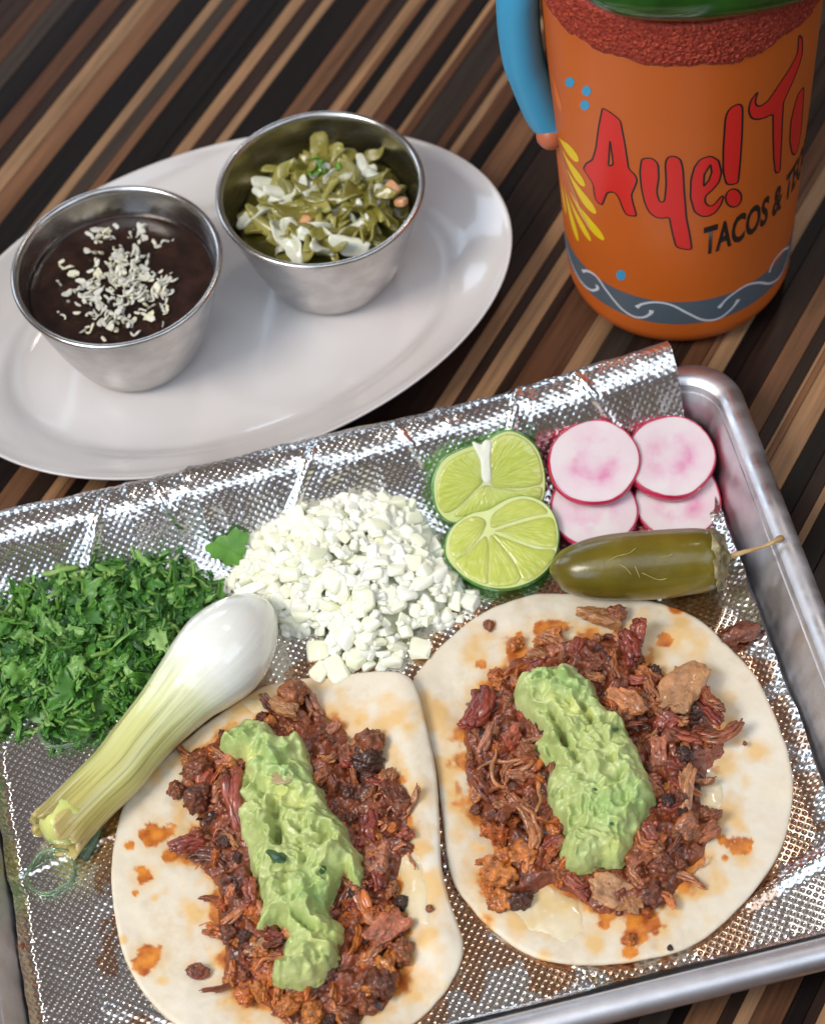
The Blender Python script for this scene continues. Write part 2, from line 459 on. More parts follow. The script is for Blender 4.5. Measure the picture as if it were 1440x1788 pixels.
for k in range(9):
    p = at(rs.gauss(562, 14), rs.gauss(292, 14), zs+.98); put('herb_bit', herb_m, p, (rs.gauss(0, .6), rs.gauss(0, .6), rs.uniform(0, 6)), rs.uniform(.5, .9), salsa)

# ------------------------------------------------------------------ clay mug
MC = np.array([9.60, 8.12])
def mugR(z):
    z = np.asarray(z, float)
    body = 3.56+(z-1.0)*.038
    return np.where(z < 1.0, body-.85*(1-np.sqrt(np.clip(1-((1.0-z)/1.0)**2, 0, 1)))*1.0, body)
def mugpt(x, y):
    """pixel -> (angle, height) on the mug's outer wall"""
    d = _F*FPX+_R*(x-720)-_U*(y-894); d /= np.linalg.norm(d)
    t = np.linspace(DIST-25, DIST+25, 6000); P = _C[None]+t[:, None]*d
    f = np.hypot(P[:, 0]-MC[0], P[:, 1]-MC[1])-mugR(np.clip(P[:, 2], 0.02, 15))
    ok = (P[:, 2] > 0.02) & (P[:, 2] < 15)
    i = np.where((f <= 0) & ok)[0]
    i = i[0] if len(i) else np.argmin(np.where(ok, f, 9))
    a = math.atan2(P[i, 1]-MC[1], P[i, 0]-MC[0])
    return (a-2*math.pi if a > 1.6 else a), P[i, 2]
def wrap(a, z, off):
    a = np.asarray(a); r = mugR(z)+off
    return np.c_[r*np.cos(a), r*np.sin(a), z]
M = Mat('orange_clay', (.52, .105, .012), .42)
M.link(M.ramp(M.noise(9, 4), [(.35, (.54, .108, .011)), (.65, (.62, .13, .014))]), 'Base Color')
M.link(M.bump(M.noise(180, 4), .008), 'Normal'); CLAY = M.m
BLUE, RED, BLACK = flat('blue_paint', (.045, .32, .56)), flat('red_print', (.68, .020, .014)), flat('black_print', (.012, .01, .01))
YEL, CREAM, SLATE, WHITEP, DROP = flat('yellow_paint', (.80, .56, .01)), flat('cream_line', (.62, .33, .16)), flat('slate_band', (.095, .125, .155)), flat('white_line', (.72, .72, .78)), flat('orange_drop', (.80, .17, .01))
mug = empty('mug', (MC[0], MC[1], 0.004)); thing(mug, 'orange painted clay mug with a blue handle and chili coated rim', 'mug')
MB = BASE[mug.name]; MH = 14.6
zz = np.r_[np.linspace(0.0, 1.0, 12), np.linspace(1.3, MH-.15, 40)]
prof = [(.001, .08), (2.2, .08), (2.45, 0.0)]+[(float(mugR(z)), float(z)) for z in zz[1:]]
ro = float(mugR(MH)); prof += [(ro-.04, MH-.04), (ro-.16, MH), (ro-.28, MH-.05), (ro-.33, MH-.2), (ro-.38, MH-2.2), (ro-.5, 6), (.001, 5.9)]
V, F = lathe(prof, 128, caps=(False, False)); put('mug_body', mesh('mug_body', V, F, True, [CLAY]), MB, parent=mug)
# handle
ha = math.radians(176)
hp = smooth_path([(-.25, 7.35), (.12, 7.5), (.36, 8.3), (.58, 9.4), (.68, 10.0), (.70, 11.4), (.6, 12.6), (.3, 13.4), (-.25, 13.6)], 40)
hv = np.array([[(float(mugR(z))+d)*math.cos(ha), (float(mugR(z))+d)*math.sin(ha), z] for d, z in hp])
V, F = tube(hv, np.full(40, .62), 20, ref=(math.cos(ha+1.571), math.sin(ha+1.571), 0), flat=1.25)
put('handle', mesh('handle', V, F, True, [BLUE]), MB, parent=mug)
JA = mugpt(970, 234); V, F = chunk_var(3, .05); V = V*np.array([.42, .42, .46])
put('handle_joint', mesh('handle_joint', V, F, True, [flat('terracotta', (.46, .13, .06))]), MB+[(float(mugR(6))+.22)*math.cos(JA[0]), (float(mugR(6))+.22)*math.sin(JA[0]), JA[1]], parent=mug)

def unwrap(pts): return np.array([mugpt(x, y) for x, y in pts])
def fill_print(name, pts, mat_, holes=(), off=.006, cell=.028):
    U = unwrap(pts); U[:, 0] *= 3.6; H = [unwrap(h)*np.array([3.6, 1]) for h in holes]
    x0, y0 = U.min(0); x1, y1 = U.max(0)
    xs = np.arange(x0, x1+cell, cell); ys = np.arange(y0, y1+cell, cell)
    X, Y = np.meshgrid(xs[:-1]+cell/2, ys[:-1]+cell/2); ins = inpoly(X, Y, U)
    for h in H: ins &= ~inpoly(X, Y, h)
    nx = len(xs); used = {}; V = []; F = []
    for j, i in zip(*np.where(ins)):
        f = []
        for a, b in ((i, j), (i+1, j), (i+1, j+1), (i, j+1)):
            k = b*nx+a
            if k not in used: used[k] = len(V); V.append((xs[a]/3.6, ys[b]))
            f.append(used[k])
        F.append(tuple(f))
    V = np.array(V)
    return put(name, mesh(name, wrap(V[:, 0], V[:, 1], off), F, True, [mat_]), MB, parent=mug)
def ribbon(U, wd, off, closed=False):
    """U in (angle*3.6, z); flat line of the given width"""
    U = np.asarray(U)
    T = (np.roll(U, -1, 0)-np.roll(U, 1, 0)) if closed else np.gradient(U, axis=0)
    T = T/(np.linalg.norm(T, axis=1)[:, None]+1e-9); N = np.c_[-T[:, 1], T[:, 0]]
    wd = np.broadcast_to(wd, (len(U),))[:, None]/2
    n = len(U); lanes = [U+N*wd*k for k in (1, .5, 0, -.5, -1)]
    V = np.vstack([wrap(A[:, 0]/3.6, A[:, 1], off) for A in lanes])
    F = [(q*n+i, q*n+(i+1) % n, (q+1)*n+(i+1) % n, (q+1)*n+i) for q in range(4) for i in range(n if closed else n-1)]
    return V, F
def outline(pts, parent_mesh, dense=6):
    U = unwrap(pts)*np.array([3.6, 1]); n = len(U)*dense
    U = np.vstack([U, U[:1]]); L = np.r_[0, np.cumsum(np.linalg.norm(np.diff(U, axis=0), axis=1))]
    s = np.linspace(0, L[-1], n, endpoint=False)
    U = np.c_[np.interp(s, L, U[:, 0]), np.interp(s, L, U[:, 1])]
    for _ in range(2): U = (np.roll(U, 1, 0)+2*U+np.roll(U, -1, 0))/4
    V, F = ribbon(U, .052, .011, True)
    return put('letter_outline', mesh('letter_outline', V, F, True, [BLACK]), MB, parent=parent_mesh)
LET = dict(
 A=([(1052, 187), (1068, 197), (1083, 209), (1091, 252), (1098, 296), (1107, 302), (1113, 313), (1108, 326), (1102, 340), (1106, 358), (1112, 377), (1093, 375), (1086, 360), (1080, 343), (1072, 334), (1060, 335), (1056, 345), (1051, 358), (1045, 354), (1040, 349), (1037, 335), (1036, 322), (1028, 308), (1018, 294), (1024, 284), (1034, 279), (1040, 260), (1045, 222)], [[(1065, 244), (1071, 287), (1062, 290)]]),
 y=([(1120, 276), (1138, 274), (1149, 285), (1150, 310), (1146, 335), (1152, 354), (1160, 352), (1163, 320), (1161, 284), (1166, 272), (1178, 271), (1188, 277), (1192, 294), (1194, 330), (1198, 380), (1204, 410), (1208, 436), (1192, 434), (1180, 431), (1173, 404), (1168, 377), (1158, 381), (1146, 380), (1133, 370), (1125, 352), (1120, 330), (1117, 300)], []),
 e=([(1206, 312), (1212, 291), (1222, 277), (1240, 271), (1254, 279), (1259, 300), (1255, 317), (1243, 331), (1231, 341), (1230, 352), (1236, 359), (1244, 359), (1252, 350), (1260, 340), (1263, 342), (1258, 357), (1248, 371), (1236, 377), (1224, 377), (1212, 369), (1205, 345)], [[(1240, 286), (1242, 300), (1237, 314), (1228, 325), (1229, 304)]]),
 bang=([(1266, 204), (1272, 189), (1282, 182), (1292, 179), (1296, 186), (1295, 230), (1292, 280), (1288, 320), (1278, 321), (1268, 323), (1262, 300), (1262, 260)], []),
 dot=([(1280+14*math.cos(t), 345+16*math.sin(t)) for t in np.linspace(0, 6.283, 16, endpoint=False)], []),
 T=([(1394, 60), (1400, 66), (1400, 93), (1394, 115), (1387, 133), (1377, 156), (1367, 177), (1365, 215), (1363, 262), (1361, 300), (1353, 302), (1350, 275), (1349, 240), (1349, 197), (1335, 205), (1322, 208), (1311, 206), (1306, 192), (1310, 174), (1324, 157), (1318, 172), (1318, 183), (1326, 186), (1339, 177), (1360, 146), (1379, 117), (1392, 92), (1393, 75)], []),
 a=([(1403, 150), (1393, 162), (1386, 185), (1380, 212), (1378, 245), (1382, 268), (1388, 270), (1392, 262), (1398, 228), (1401, 190)], []))
for k, (pts, holes) in LET.items():
    o = fill_print('red_letter', pts, RED, holes)
    outline(pts, o)
    for h in holes: outline(h, o, 14)
# TACOS & ... along the wall
cv = bpy.data.curves.new('print_text', 'FONT'); cv.body = 'TACOS & TEQUILA'; cv.size = 1.0; cv.offset = .03; cv.resolution_u = 3
to = bpy.data.objects.new('print_text', cv); COL.objects.link(to)
dg = bpy.context.evaluated_depsgraph_get(); tm = bpy.data.meshes.new_from_object(to.evaluated_get(dg)); bpy.data.objects.remove(to)
bm = bmesh.new(); bm.from_mesh(tm); bmesh.ops.triangulate(bm, faces=bm.faces[:])
TV = np.array([v.co[:2] for v in bm.verts]); TF = [tuple(v.index for v in f.verts) for f in bm.faces]; bm.free()
a0, z0 = mugpt(1228, 420); a1, z1 = mugpt(1366, 336)
hcap = TV[:, 1].max(); x_amp = TV[:, 0].max()*7/15.0
# width of the words up to the ampersand
xs = np.sort(TV[:, 0]); wamp = None
cv2 = bpy.data.curves.new('print_text', 'FONT'); cv2.body = 'TACOS &'; cv2.size = 1.0; cv2.offset = .03
t2 = bpy.data.objects.new('print_text', cv2); COL.objects.link(t2); dg.update()
dg = bpy.context.evaluated_depsgraph_get(); tm2 = bpy.data.meshes.new_from_object(t2.evaluated_get(dg)); wamp = max(v.co.x for v in tm2.vertices); bpy.data.objects.remove(t2)
zt = mugpt(1222, 398)[1]; zbm = mugpt(1234, 443)[1]; hh = abs(zt-zbm)
ang = a0+(TV[:, 0]/wamp)*(a1-a0); zv = z0+(TV[:, 0]/wamp)*(z1-z0)+(TV[:, 1]/hcap-.5)*hh
put('black_lettering', mesh('black_lettering', wrap(ang, zv, .012), TF, True, [BLACK]), MB, parent=mug)
# painted leaves, drops, dots
def petal(name, tip, end, wpx, mat_):
    A = np.array(mugpt(*tip))*[3.6, 1]; B = np.array(mugpt(*end))*[3.6, 1]
    t = np.linspace(0, 1, 14); U = A+(B-A)*t[:, None]
    wd = 1.2*wpx/56*np.sin(np.clip(t, 0, 1)**1.9*math.pi*.95+.03)**.6
    V, F = ribbon(U, np.maximum(wd, .01), .006+.003*rs.random()); put(name, mesh(name, V, F, True, [mat_]), MB, parent=mug)
for tip, end, wd in (((976, 240), (1010, 276), 25), ((982, 262), (1021, 324), 24), ((990, 295), (1040, 372), 24), ((996, 335), (1054, 418), 23), ((992, 340), (1031, 420), 18), ((985, 325), (1009, 420), 18), ((979, 310), (988, 372), 12)):
    petal('yellow_leaf', tip, end, wd, YEL)
for k, line in enumerate((((973, 238), (985, 290), (1005, 345), (1030, 400)), ((975, 240), (990, 300), (1008, 350), (1026, 395)))):
    U = smooth_path(unwrap(line)*[3.6, 1], 24); V, F = ribbon(U, .05, .012); put('leaf_stem', mesh('leaf_stem', V, F, True, [CREAM]), MB, parent=mug)
petal('orange_drop', (966, 130), (978, 192), 22, DROP); petal('orange_drop', (951, 90), (956, 135), 14, DROP)
for x, y in ((995, 143), (1024, 158), (1021, 183), (1084, 480)):
    fill_print('blue_dot', [(x+8*math.cos(t), y+9*math.sin(t)) for t in np.linspace(0, 6.283, 14, endpoint=False)], BLUE, off=.007, cell=.02)
# slate band with white scrolls
zl = mugpt(1177, 566)[1]; zh = mugpt(1177, 527)[1]
V = []; t = np.linspace(0, 2*np.pi, 160, endpoint=False); lev = np.linspace(zl, zh, 8)
for z in lev: V += wrap(t, np.full(160, z), .004).tolist()
put('slate_band', mesh('slate_band', V, grid_faces(160, 8, True), True, [SLATE]), MB, parent=mug)
for line in ([(985, 395), (990, 430), (1003, 470), (1018, 495), (1032, 506), (1043, 504), (1042, 497)], [(1017, 473), (1027, 473), (1042, 483), (1060, 508), (1085, 538), (1107, 552), (1125, 553), (1136, 546), (1137, 541)], [(1111, 536), (1122, 530), (1145, 527), (1172, 532), (1200, 546), (1228, 558), (1255, 555), (1277, 538), (1289, 522)], [(1254, 537), (1272, 518), (1300, 499), (1322, 493), (1345, 494), (1362, 480), (1372, 455), (1380, 425), (1386, 392)], [(1342, 475), (1352, 453), (1366, 437), (1376, 431)]):
    U = smooth_path(unwrap(line)*[3.6, 1], 50); V, F = ribbon(U, np.r_[.14, .13, np.full(44, .085), .1, .12, .15, .14], .010); put('white_scroll', mesh('white_scroll', V, F, True, [WHITEP]), MB, parent=mug)
# chili powder crust on the rim: ragged band of real grains
M = Mat('chili_crust', (.23, .022, .010), .55)
M.link(M.ramp(M.noise(1000, 3, rough=.75), [(.3, (.16, .012, .006)), (.5, (.34, .030, .012)), (.62, (.46, .06, .022)), (.75, (.6, .18, .09))]), 'Base Color')
M.link(M.bump(M.noise(700, 4, rough=.75), .07), 'Normal'); CHILI = M.m
nA = 800; nZ = 60; t = np.linspace(0, 2*np.pi, nA, endpoint=False); V = []
low = 13.02+.22*fbm(np.c_[3*np.cos(t), 3*np.sin(t), 0*t], 4)+.12*fbm(np.c_[14*np.cos(t), 14*np.sin(t), 0*t], 5)
for j in range(nZ):
    s_ = j/(nZ-1); z = low+(MH+.02-low)*s_; e = np.clip(min(s_*6, 1), 0, 1)
    P = np.c_[np.cos(t)*62, np.sin(t)*62, z*16.5]
    off = (.02+.085*np.clip(.6+fbm(P, 8, 3, .7), 0, 1.6))*e-.015*(1-e)
    V += np.c_[(mugR(z)+off)*np.cos(t), (mugR(z)+off)*np.sin(t), z].tolist()
for dr, dz in ((.05, .09), (-.12, .12), (-.30, .06), (-.38, -.25)):
    r = ro+dr+.03*fbm(np.c_[30*np.cos(t), 30*np.sin(t), 0*t+dr*9], 3); V += np.c_[r*np.cos(t), r*np.sin(t), 0*t+MH+dz].tolist()
put('chili_rim', mesh('chili_rim', V, grid_faces(nA, nZ+4, True), True, [CHILI]), MB, parent=mug)
grain = mesh('chili_grain', *chunk_var(9, .3, 1), False, [CHILI])
# a garnish lying over the rim
M = Mat('green_skin', (.012, .07, .005), .2, Coat_Weight=.4, Coat_Roughness=.05)
M.link(M.ramp(M.noise(45, 4), [(.3, (.006, .038, .003)), (.7, (.022, .11, .010))]), 'Base Color'); M.sss(.2, (.3, 1, .1), .2)
M.link(M.bump(M.noise(90, 3), .02), 'Normal')
V, F = ico(5); V = V*np.array([4.9, 2.1, 1.6]); V[:, 2] *= (1-.12*np.abs(V[:, 0]/4.9)); V *= 1+.012*fbm(V*.8, 2)[:, None]
g_ = put('green_garnish', mesh('green_garnish', V, F, True, [M.m]), at(1318, -104, MH+1.2), (0, 0, math.radians(9)))
thing(g_, 'glossy dark green fruit lying across the rim of the orange mug', 'garnish')
# the drink
M = Mat('red_drink', (.22, .03, .01), .08)
V, F = lathe([(.001, 13.0), (ro-.37, 13.0), (ro-.40, 12.6), (.001, 12.6)], 64, caps=(False, False))
d_ = put('drink', mesh('drink', V, F, True, [M.m]), MB); thing(d_, 'dark red drink inside the orange mug below the green garnish', 'drink')
# ------------------------------------------------------------------ sheet pan
PHI = math.radians(6.3); eu = np.array([math.cos(PHI), math.sin(PHI)]); ev = np.array([-math.sin(PHI), math.cos(PHI)])
U0, U1, V0, V1 = -14.95, 10.42, -18.25, 1.63
def tw(u, v): return np.outer(u, eu)+np.outer(v, ev) if np.ndim(u) else u*eu+v*ev
def tl(p): return np.array([np.dot(p[:2], eu), np.dot(p[:2], ev)])
TC = tw((U0+U1)/2, (V0+V1)/2)
HU, HV = (U1-U0)/2, (V1-V0)/2
M = Mat('worn_aluminium', (.72, .70, .73), .45, 1.0)
g = M.noise(55, 5, rough=.7); g2 = M.noise(14, 3)
sc_ = M.n('TexNoise', {'Vector': M.n('Mapping', {'Vector': M.coord(), 'Scale': (12, 160, 60), 'Rotation': (0, 0, .5)}).outputs[0], 'Scale': 1.0, 'Detail': 6}).outputs['Fac']
M.link(M.ramp(g, [(.35, (.60, .595, .62)), (.55, (.71, .70, .73)), (.72, (.79, .78, .80))]), 'Base Color')
M.link(M.math('ADD', M.math('MULTIPLY', g2, .3), M.math('MULTIPLY', sc_, .62)), 'Roughness')
M.link(M.bump(M.math('ADD', M.math('MULTIPLY', g, .6), sc_), .01), 'Normal'); ALU = M.m
def rrect(inset, n=20, R=1.55):
    hx, hy = HU-inset, HV-inset; r = max(R-inset*.45, .3); out = []
    for cx, cy, a0 in ((hx-r, hy-r, 0), (-hx+r, hy-r, 90), (-hx+r, -hy+r, 180), (hx-r, -hy+r, 270)):
        for a in np.linspace(a0, a0+90, n): out.append((cx+r*math.cos(math.radians(a)), cy+r*math.sin(math.radians(a))))
    return np.array(out)
prof = [(1.62, .12), (1.50, .14), (1.40, .20), (1.30, .34), (1.20, .6), (1.05, 1.1), (.90, 1.6), (.80, 1.92), (.74, 2.06), (.64, 2.17), (.50, 2.23), (.34, 2.23), (.20, 2.18), (.08, 2.07), (.02, 1.93), (.0, 1.80), (.04, 1.72), (.13, 1.65), (.26, 1.62), (.42, 1.63), (.55, 1.68), (.66, 1.76), (.74, 1.86)]
prof_o = [(.86, 1.86), (.97, 1.6), (1.12, 1.1), (1.28, .6), (1.40, .25), (1.52, .04), (1.66, .0)]
def pan_part(name, pr, cap=None):
    V = []; k = len(rrect(.5))
    for i, z in pr: V += np.c_[rrect(i), np.full(k, z)].tolist()
    F = grid_faces(k, len(pr), True)
    if cap == 'first': F.append(tuple(range(k))[::-1])
    if cap == 'last': F.append(tuple(range(len(V)-k, len(V))))
    return put(name, mesh(name, V, F, True, [ALU]), (TC[0], TC[1], .003), parent=tray)
tray = empty('sheet_pan', (TC[0], TC[1], .003)); tray.rotation_euler = (0, 0, PHI)
thing(tray, 'scuffed aluminium sheet pan lined with foil holding both tacos', 'tray')
pan_part('pan_floor', prof[:4][::-1], 'last'); pan_part('pan_wall', prof[3:9]); pan_part('rolled_rim', prof[8:]+prof_o[:1]); pan_part('pan_underside', prof_o, 'last')

# ------------------------------------------------------------------ foil liner
M = Mat('embossed_foil', (.80, .78, .76), .17, 1.0)
uv = M.n('UVMap', uv_map='flat').outputs[0]; sx_ = M.n('SeparateXYZ', {0: uv})
PIT = .185
ca = M.math('COSINE', M.math('MULTIPLY', sx_.outputs[0], 2*math.pi/PIT*100)); cb = M.math('COSINE', M.math('MULTIPLY', sx_.outputs[1], 2*math.pi/PIT*100))
hh_ = M.math('MULTIPLY', M.math('MULTIPLY_ADD', ca, .5, .5), M.math('MULTIPLY_ADD', cb, .5, .5))
M.link(M.bump(hh_, .0125), 'Normal')
st = M.attr('stain')
M.link(M.mix(st, (.80, .785, .77), (.55, .23, .05)), 'Base Color')
M.link(M.math('ADD', M.math('MULTIPLY', M.noise(120, 2), .05), .20), 'Roughness')
FOIL = M.m
FZ = .30
fp = smooth_path([(-16.95, 1.15), (-16.85, .78), (-16.65, .42), (-16.2, FZ), (-14, FZ), (-9, FZ), (-4, FZ), (-1.7, FZ), (-1.05, FZ+.10), (-.5, .72), (-.05, 1.16), (.36, 1.68), (.68, 2.10), (.88, 2.30), (1.12, 2.40), (1.42, 2.44), (1.66, 2.40), (1.84, 2.30)], 520)
fL = np.r_[0, np.cumsum(np.linalg.norm(np.diff(fp, axis=0), axis=1))]
fu = np.linspace(-13.62, 8.86, 560)
nf, ng = len(fu), len(fp)
UU, TT = np.meshgrid(fu, fL); VV = np.repeat(fp[:, 0][:, None], nf, 1); ZZ = np.repeat(fp[:, 1][:, None], nf, 1)
tg = np.gradient(fp, axis=0); tg /= np.linalg.norm(tg, axis=1)[:, None]; NV = -tg[:, 1][:, None]; NZ = tg[:, 0][:, None]
Pn = np.c_[UU.ravel(), TT.ravel(), np.zeros(UU.size)]
back = np.clip((TT-(fL[-1]-3.6))/1.2, 0, 1)
def ridge(P, s): return 1-np.abs(vnoise(P, s))*2
w1 = (fbm(Pn*.55, 21, 3)).reshape(UU.shape); w2 = ridge(Pn*np.array([.55, .4, 1])+fbm(Pn*.4, 5, 2)[:, None]*.7, 31).reshape(UU.shape); w3 = ridge(Pn*np.array([1.9, 1.1, 1]), 33).reshape(UU.shape)
disp = .05*w1+.012*np.clip(w2, 0, 1)**3+back*(.07*w1+.055*np.clip(w2, -.5, 1)+.012*w3)
# creases pressed into the sheet
for a, b, hgt, wd in (((-13.6, -9.3), (-10.5, -8.6), .05, .10), ((6.3, -5.2), (8.8, -4.4), .07, .12), ((7.4, -8.0), (8.9, -7.2), .08, .2), ((6.0, -15.2), (8.9, -14.2), .14, .22), ((-11.5, -13.8), (-8.3, -15.2), .04, .2), ((1.2, -.6), (2.0, -2.4), .09, .16), ((-13.4, -5.0), (-9.0, -1.2), .06, .13), ((-9.6, -13.2), (-6.6, -17.0), .05, .12), ((-1.0, -10.5), (1.2, -16.5), .05, .12), ((4.6, -.4), (8.8, -3.0), .06, .12), ((-4.5, -1.0), (-2.6, 1.2), .10, .14), ((-10.2, -.6), (-9.0, 1.3), .10, .14), ((3.0, .0), (3.8, 1.6), .10, .12), ((6.6, .2), (5.6, 1.6), .10, .12), ((-6.9, .3), (-7.4, 1.5), .08, .1), ((.6, .4), (.0, 1.6), .08, .1), ((-12, -1.6), (-9, -.8), .05, .14)):
    tb = np.interp(b[1], fp[:, 0], fL); ta = np.interp(a[1], fp[:, 0], fL)
    disp = disp+hgt*np.exp(-(segdist(UU, TT, (a[0], ta), (b[0], tb))/wd)**2)
edge = np.clip((UU-8.2)/.66, 0, 1)**2*.25*(1-back)+np.clip((-13.2-UU)/.42, 0, 1)**2*.35*(1-back)
VV = VV+NV*disp; lift = np.clip((UU-.5)/8.4, 0, 1)**1.3*np.clip((TT-(fL[-1]-1.9))/1.6, 0, 1)*.62
ZZ = np.maximum(ZZ+NZ*disp+edge+lift, .20)
# ragged sides: the back wall ends a little short of the pan's corner, the floor follows the wall
shrink = 1+0*UU
UUd = UU+.10*fbm(np.c_[TT.ravel()*1.2, 0*TT.ravel(), 0*TT.ravel()], 41).reshape(UU.shape)*np.clip((np.abs(UU+2.4)-9)/2, 0, 1)
UUd = UUd-back*np.clip((UU-6)/2.86, 0, 1)*.25
XY = tw(UUd.ravel(), VV.ravel())
V = np.c_[XY, ZZ.ravel()]
me = mesh('foil_liner', V, grid_faces(nf, ng), True, [FOIL])
uvl = me.uv_layers.new(name='flat'); li = np.empty(len(me.loops), np.int32); me.loops.foreach_get('vertex_index', li)
r45 = math.radians(38); fa = np.c_[UU.ravel(), TT.ravel()]*S
fa = np.c_[fa[:, 0]*math.cos(r45)-fa[:, 1]*math.sin(r45), fa[:, 0]*math.sin(r45)+fa[:, 1]*math.cos(r45)]
uvl.data.foreach_set('uv', fa[li].astype(np.float32).ravel())
TORT_PX = dict(
 left=[(540, 1182), (620, 1178), (680, 1187), (718, 1200), (738, 1245), (750, 1300), (762, 1360), (768, 1440), (772, 1520), (785, 1580), (800, 1620), (810, 1655), (803, 1690), (780, 1730), (740, 1772), (690, 1806), (620, 1835), (540, 1850), (450, 1846), (370, 1825), (300, 1785), (250, 1735), (220, 1680), (202, 1615), (193, 1550), (197, 1480), (213, 1410), (240, 1360), (290, 1310), (360, 1260), (420, 1220), (470, 1195)],
 right=[(765, 1128), (830, 1075), (900, 1045), (970, 1033), (1060, 1037), (1140, 1048), (1210, 1075), (1270, 1125), (1320, 1180), (1355, 1250), (1378, 1310), (1386, 1370), (1380, 1430), (1360, 1490), (1320, 1550), (1265, 1610), (1200, 1655), (1130, 1676), (1060, 1685), (985, 1683), (920, 1665), (860, 1625), (815, 1575), (790, 1535), (778, 1480), (772, 1430), (766, 1390), (757, 1335), (742, 1280), (730, 1230), (722, 1185)])
TZ = .52
TORT = {k: closed_path(trace(v, TZ), 480) for k, v in TORT_PX.items()}
VX, VY = V[:, 0], V[:, 1]
sub = slice(None, None, 1)
stain = np.zeros(len(V))
nz_ = fbm(xyz(VX, VY)*1.6, 61, 4); nz2 = fbm(xyz(VX, VY)*6, 62, 3)
for k, P in TORT.items():
    sel = (VX > P[:, 0].min()-2) & (VX < P[:, 0].max()+2) & (VY > P[:, 1].min()-2) & (VY < P[:, 1].max()+2)
    d = np.full(len(V), 9.); d[sel] = -polydist(VX[sel], VY[sel], P[::6])
    stain = np.maximum(stain, np.clip((.55+.9*nz_-np.maximum(d, 0))/.12, 0, 1)*.62*(nz_ > -.15))
for x, y, r in ((785, 1430, 1.1), (1305, 1185, .8), (960, 1690, 1.0), (800, 1640, .9)):
    p = at(x, y, FZ); stain = np.maximum(stain, np.clip((r*(1+.6*nz_+.2*nz2)-np.hypot(VX-p[0], VY-p[1]))/.15, 0, 1)*.7)
set_attr(me, 'stain', stain)
foil = put('foil_liner', me); thing(foil, 'embossed silver foil sheet lining the pan, crumpled up its back edge', 'foil')

# ------------------------------------------------------------------ tortillas
def tort_mat():
    M = Mat('flour_tortilla', (.70, .60, .46), .55)
    n1 = M.noise(38, 5, rough=.6); n2 = M.noise(190, 4, rough=.6); n3 = M.noise(16, 3)
    base = M.ramp(M.math('ADD', M.math('MULTIPLY', n1, .7), M.math('MULTIPLY', n2, .3)), [(.32, (.60, .48, .33)), (.45, (.70, .615, .48)), (.62, (.74, .675, .56))])
    base = M.mix(M.math('MULTIPLY', M.ramp(n3, [(.56, (0, 0, 0)), (.72, (1, 1, 1))]), .3), base, (.58, .40, .22))
    base = M.mix(M.math('MULTIPLY', M.ramp(M.noise(24, 5, rough=.7), [(.60, (0, 0, 0)), (.68, (1, 1, 1))]), .28), base, (.50, .33, .17))
    base = M.mix(M.math('MULTIPLY', M.ramp(M.noise(62, 3), [(.68, (0, 0, 0)), (.74, (1, 1, 1))]), .35), base, (.36, .20, .09))
    oil = M.attr('oil'); M2 = M.mix(oil, base, (.72, .42, .11)); red = M.attr('spot')
    col = M.mix(red, M2, M.ramp(M.noise(240, 4), [(.35, (.38, .08, .012)), (.65, (.72, .26, .035))]))
    M.link(col, 'Base Color'); M.link(M.math('SUBTRACT', .55, M.math('MULTIPLY', M.math('MAXIMUM', oil, red), .14)), 'Roughness')
    M.link(M.bump(M.math('ADD', M.math('MULTIPLY', n1, .8), M.math('MULTIPLY', n2, .35)), .04), 'Normal')
    M.sss(.12, (1, .6, .3), .25); return M.m
TORTM = tort_mat()
MEAT_PX = dict(
 left=[(480, 1215), (505, 1192), (540, 1205), (570, 1235), (610, 1260), (635, 1290), (660, 1330), (690, 1360), (718, 1395), (715, 1450), (708, 1530), (700, 1560), (716, 1600), (700, 1660), (712, 1700), (665, 1755), (600, 1788), (540, 1790), (470, 1770), (430, 1735), (385, 1712), (372, 1620), (365, 1545), (320, 1490), (340, 1460), (330, 1400), (325, 1345), (312, 1320), (330, 1292), (372, 1268), (430, 1255)],
 right=[(840, 1195), (885, 1135), (960, 1108), (1040, 1092), (1115, 1098), (1140, 1150), (1200, 1185), (1240, 1215), (1262, 1265), (1270, 1300), (1240, 1335), (1232, 1390), (1258, 1440), (1240, 1475), (1205, 1540), (1150, 1578), (1110, 1605), (1045, 1598), (1005, 1565), (960, 1545), (905, 1575), (855, 1585), (833, 1530), (862, 1480), (840, 1440), (806, 1390), (800, 1330), (795, 1280), (812, 1225)])
MEAT = {k: trace(v, .9) for k, v in MEAT_PX.items()}
def tort_z(side, X, Y):
    P = TORT[side]; xy0 = xyz(X, Y)
    z = FZ+.10+.15*fbm(xy0*.36, 51 if side == 'left' else 52, 3)+.05*fbm(xy0*1.0, 53, 3)+.012*fbm(xy0*3.5, 54, 2)
    if side == 'left':      # the right flank leans up against the other tortilla
        a, b = at(700, 1180, .5), at(770, 1640, .5); d = segdist(X, Y, a[:2], b[:2])
        z = z+.55*np.exp(-(d/1.0)**2)
    else:                   # its left edge is tucked under and bulges a little
        a, b = at(735, 1200, .5), at(790, 1480, .5); d = segdist(X, Y, a[:2], b[:2]); z = z+.10*np.exp(-(d/.7)**2)
    return z
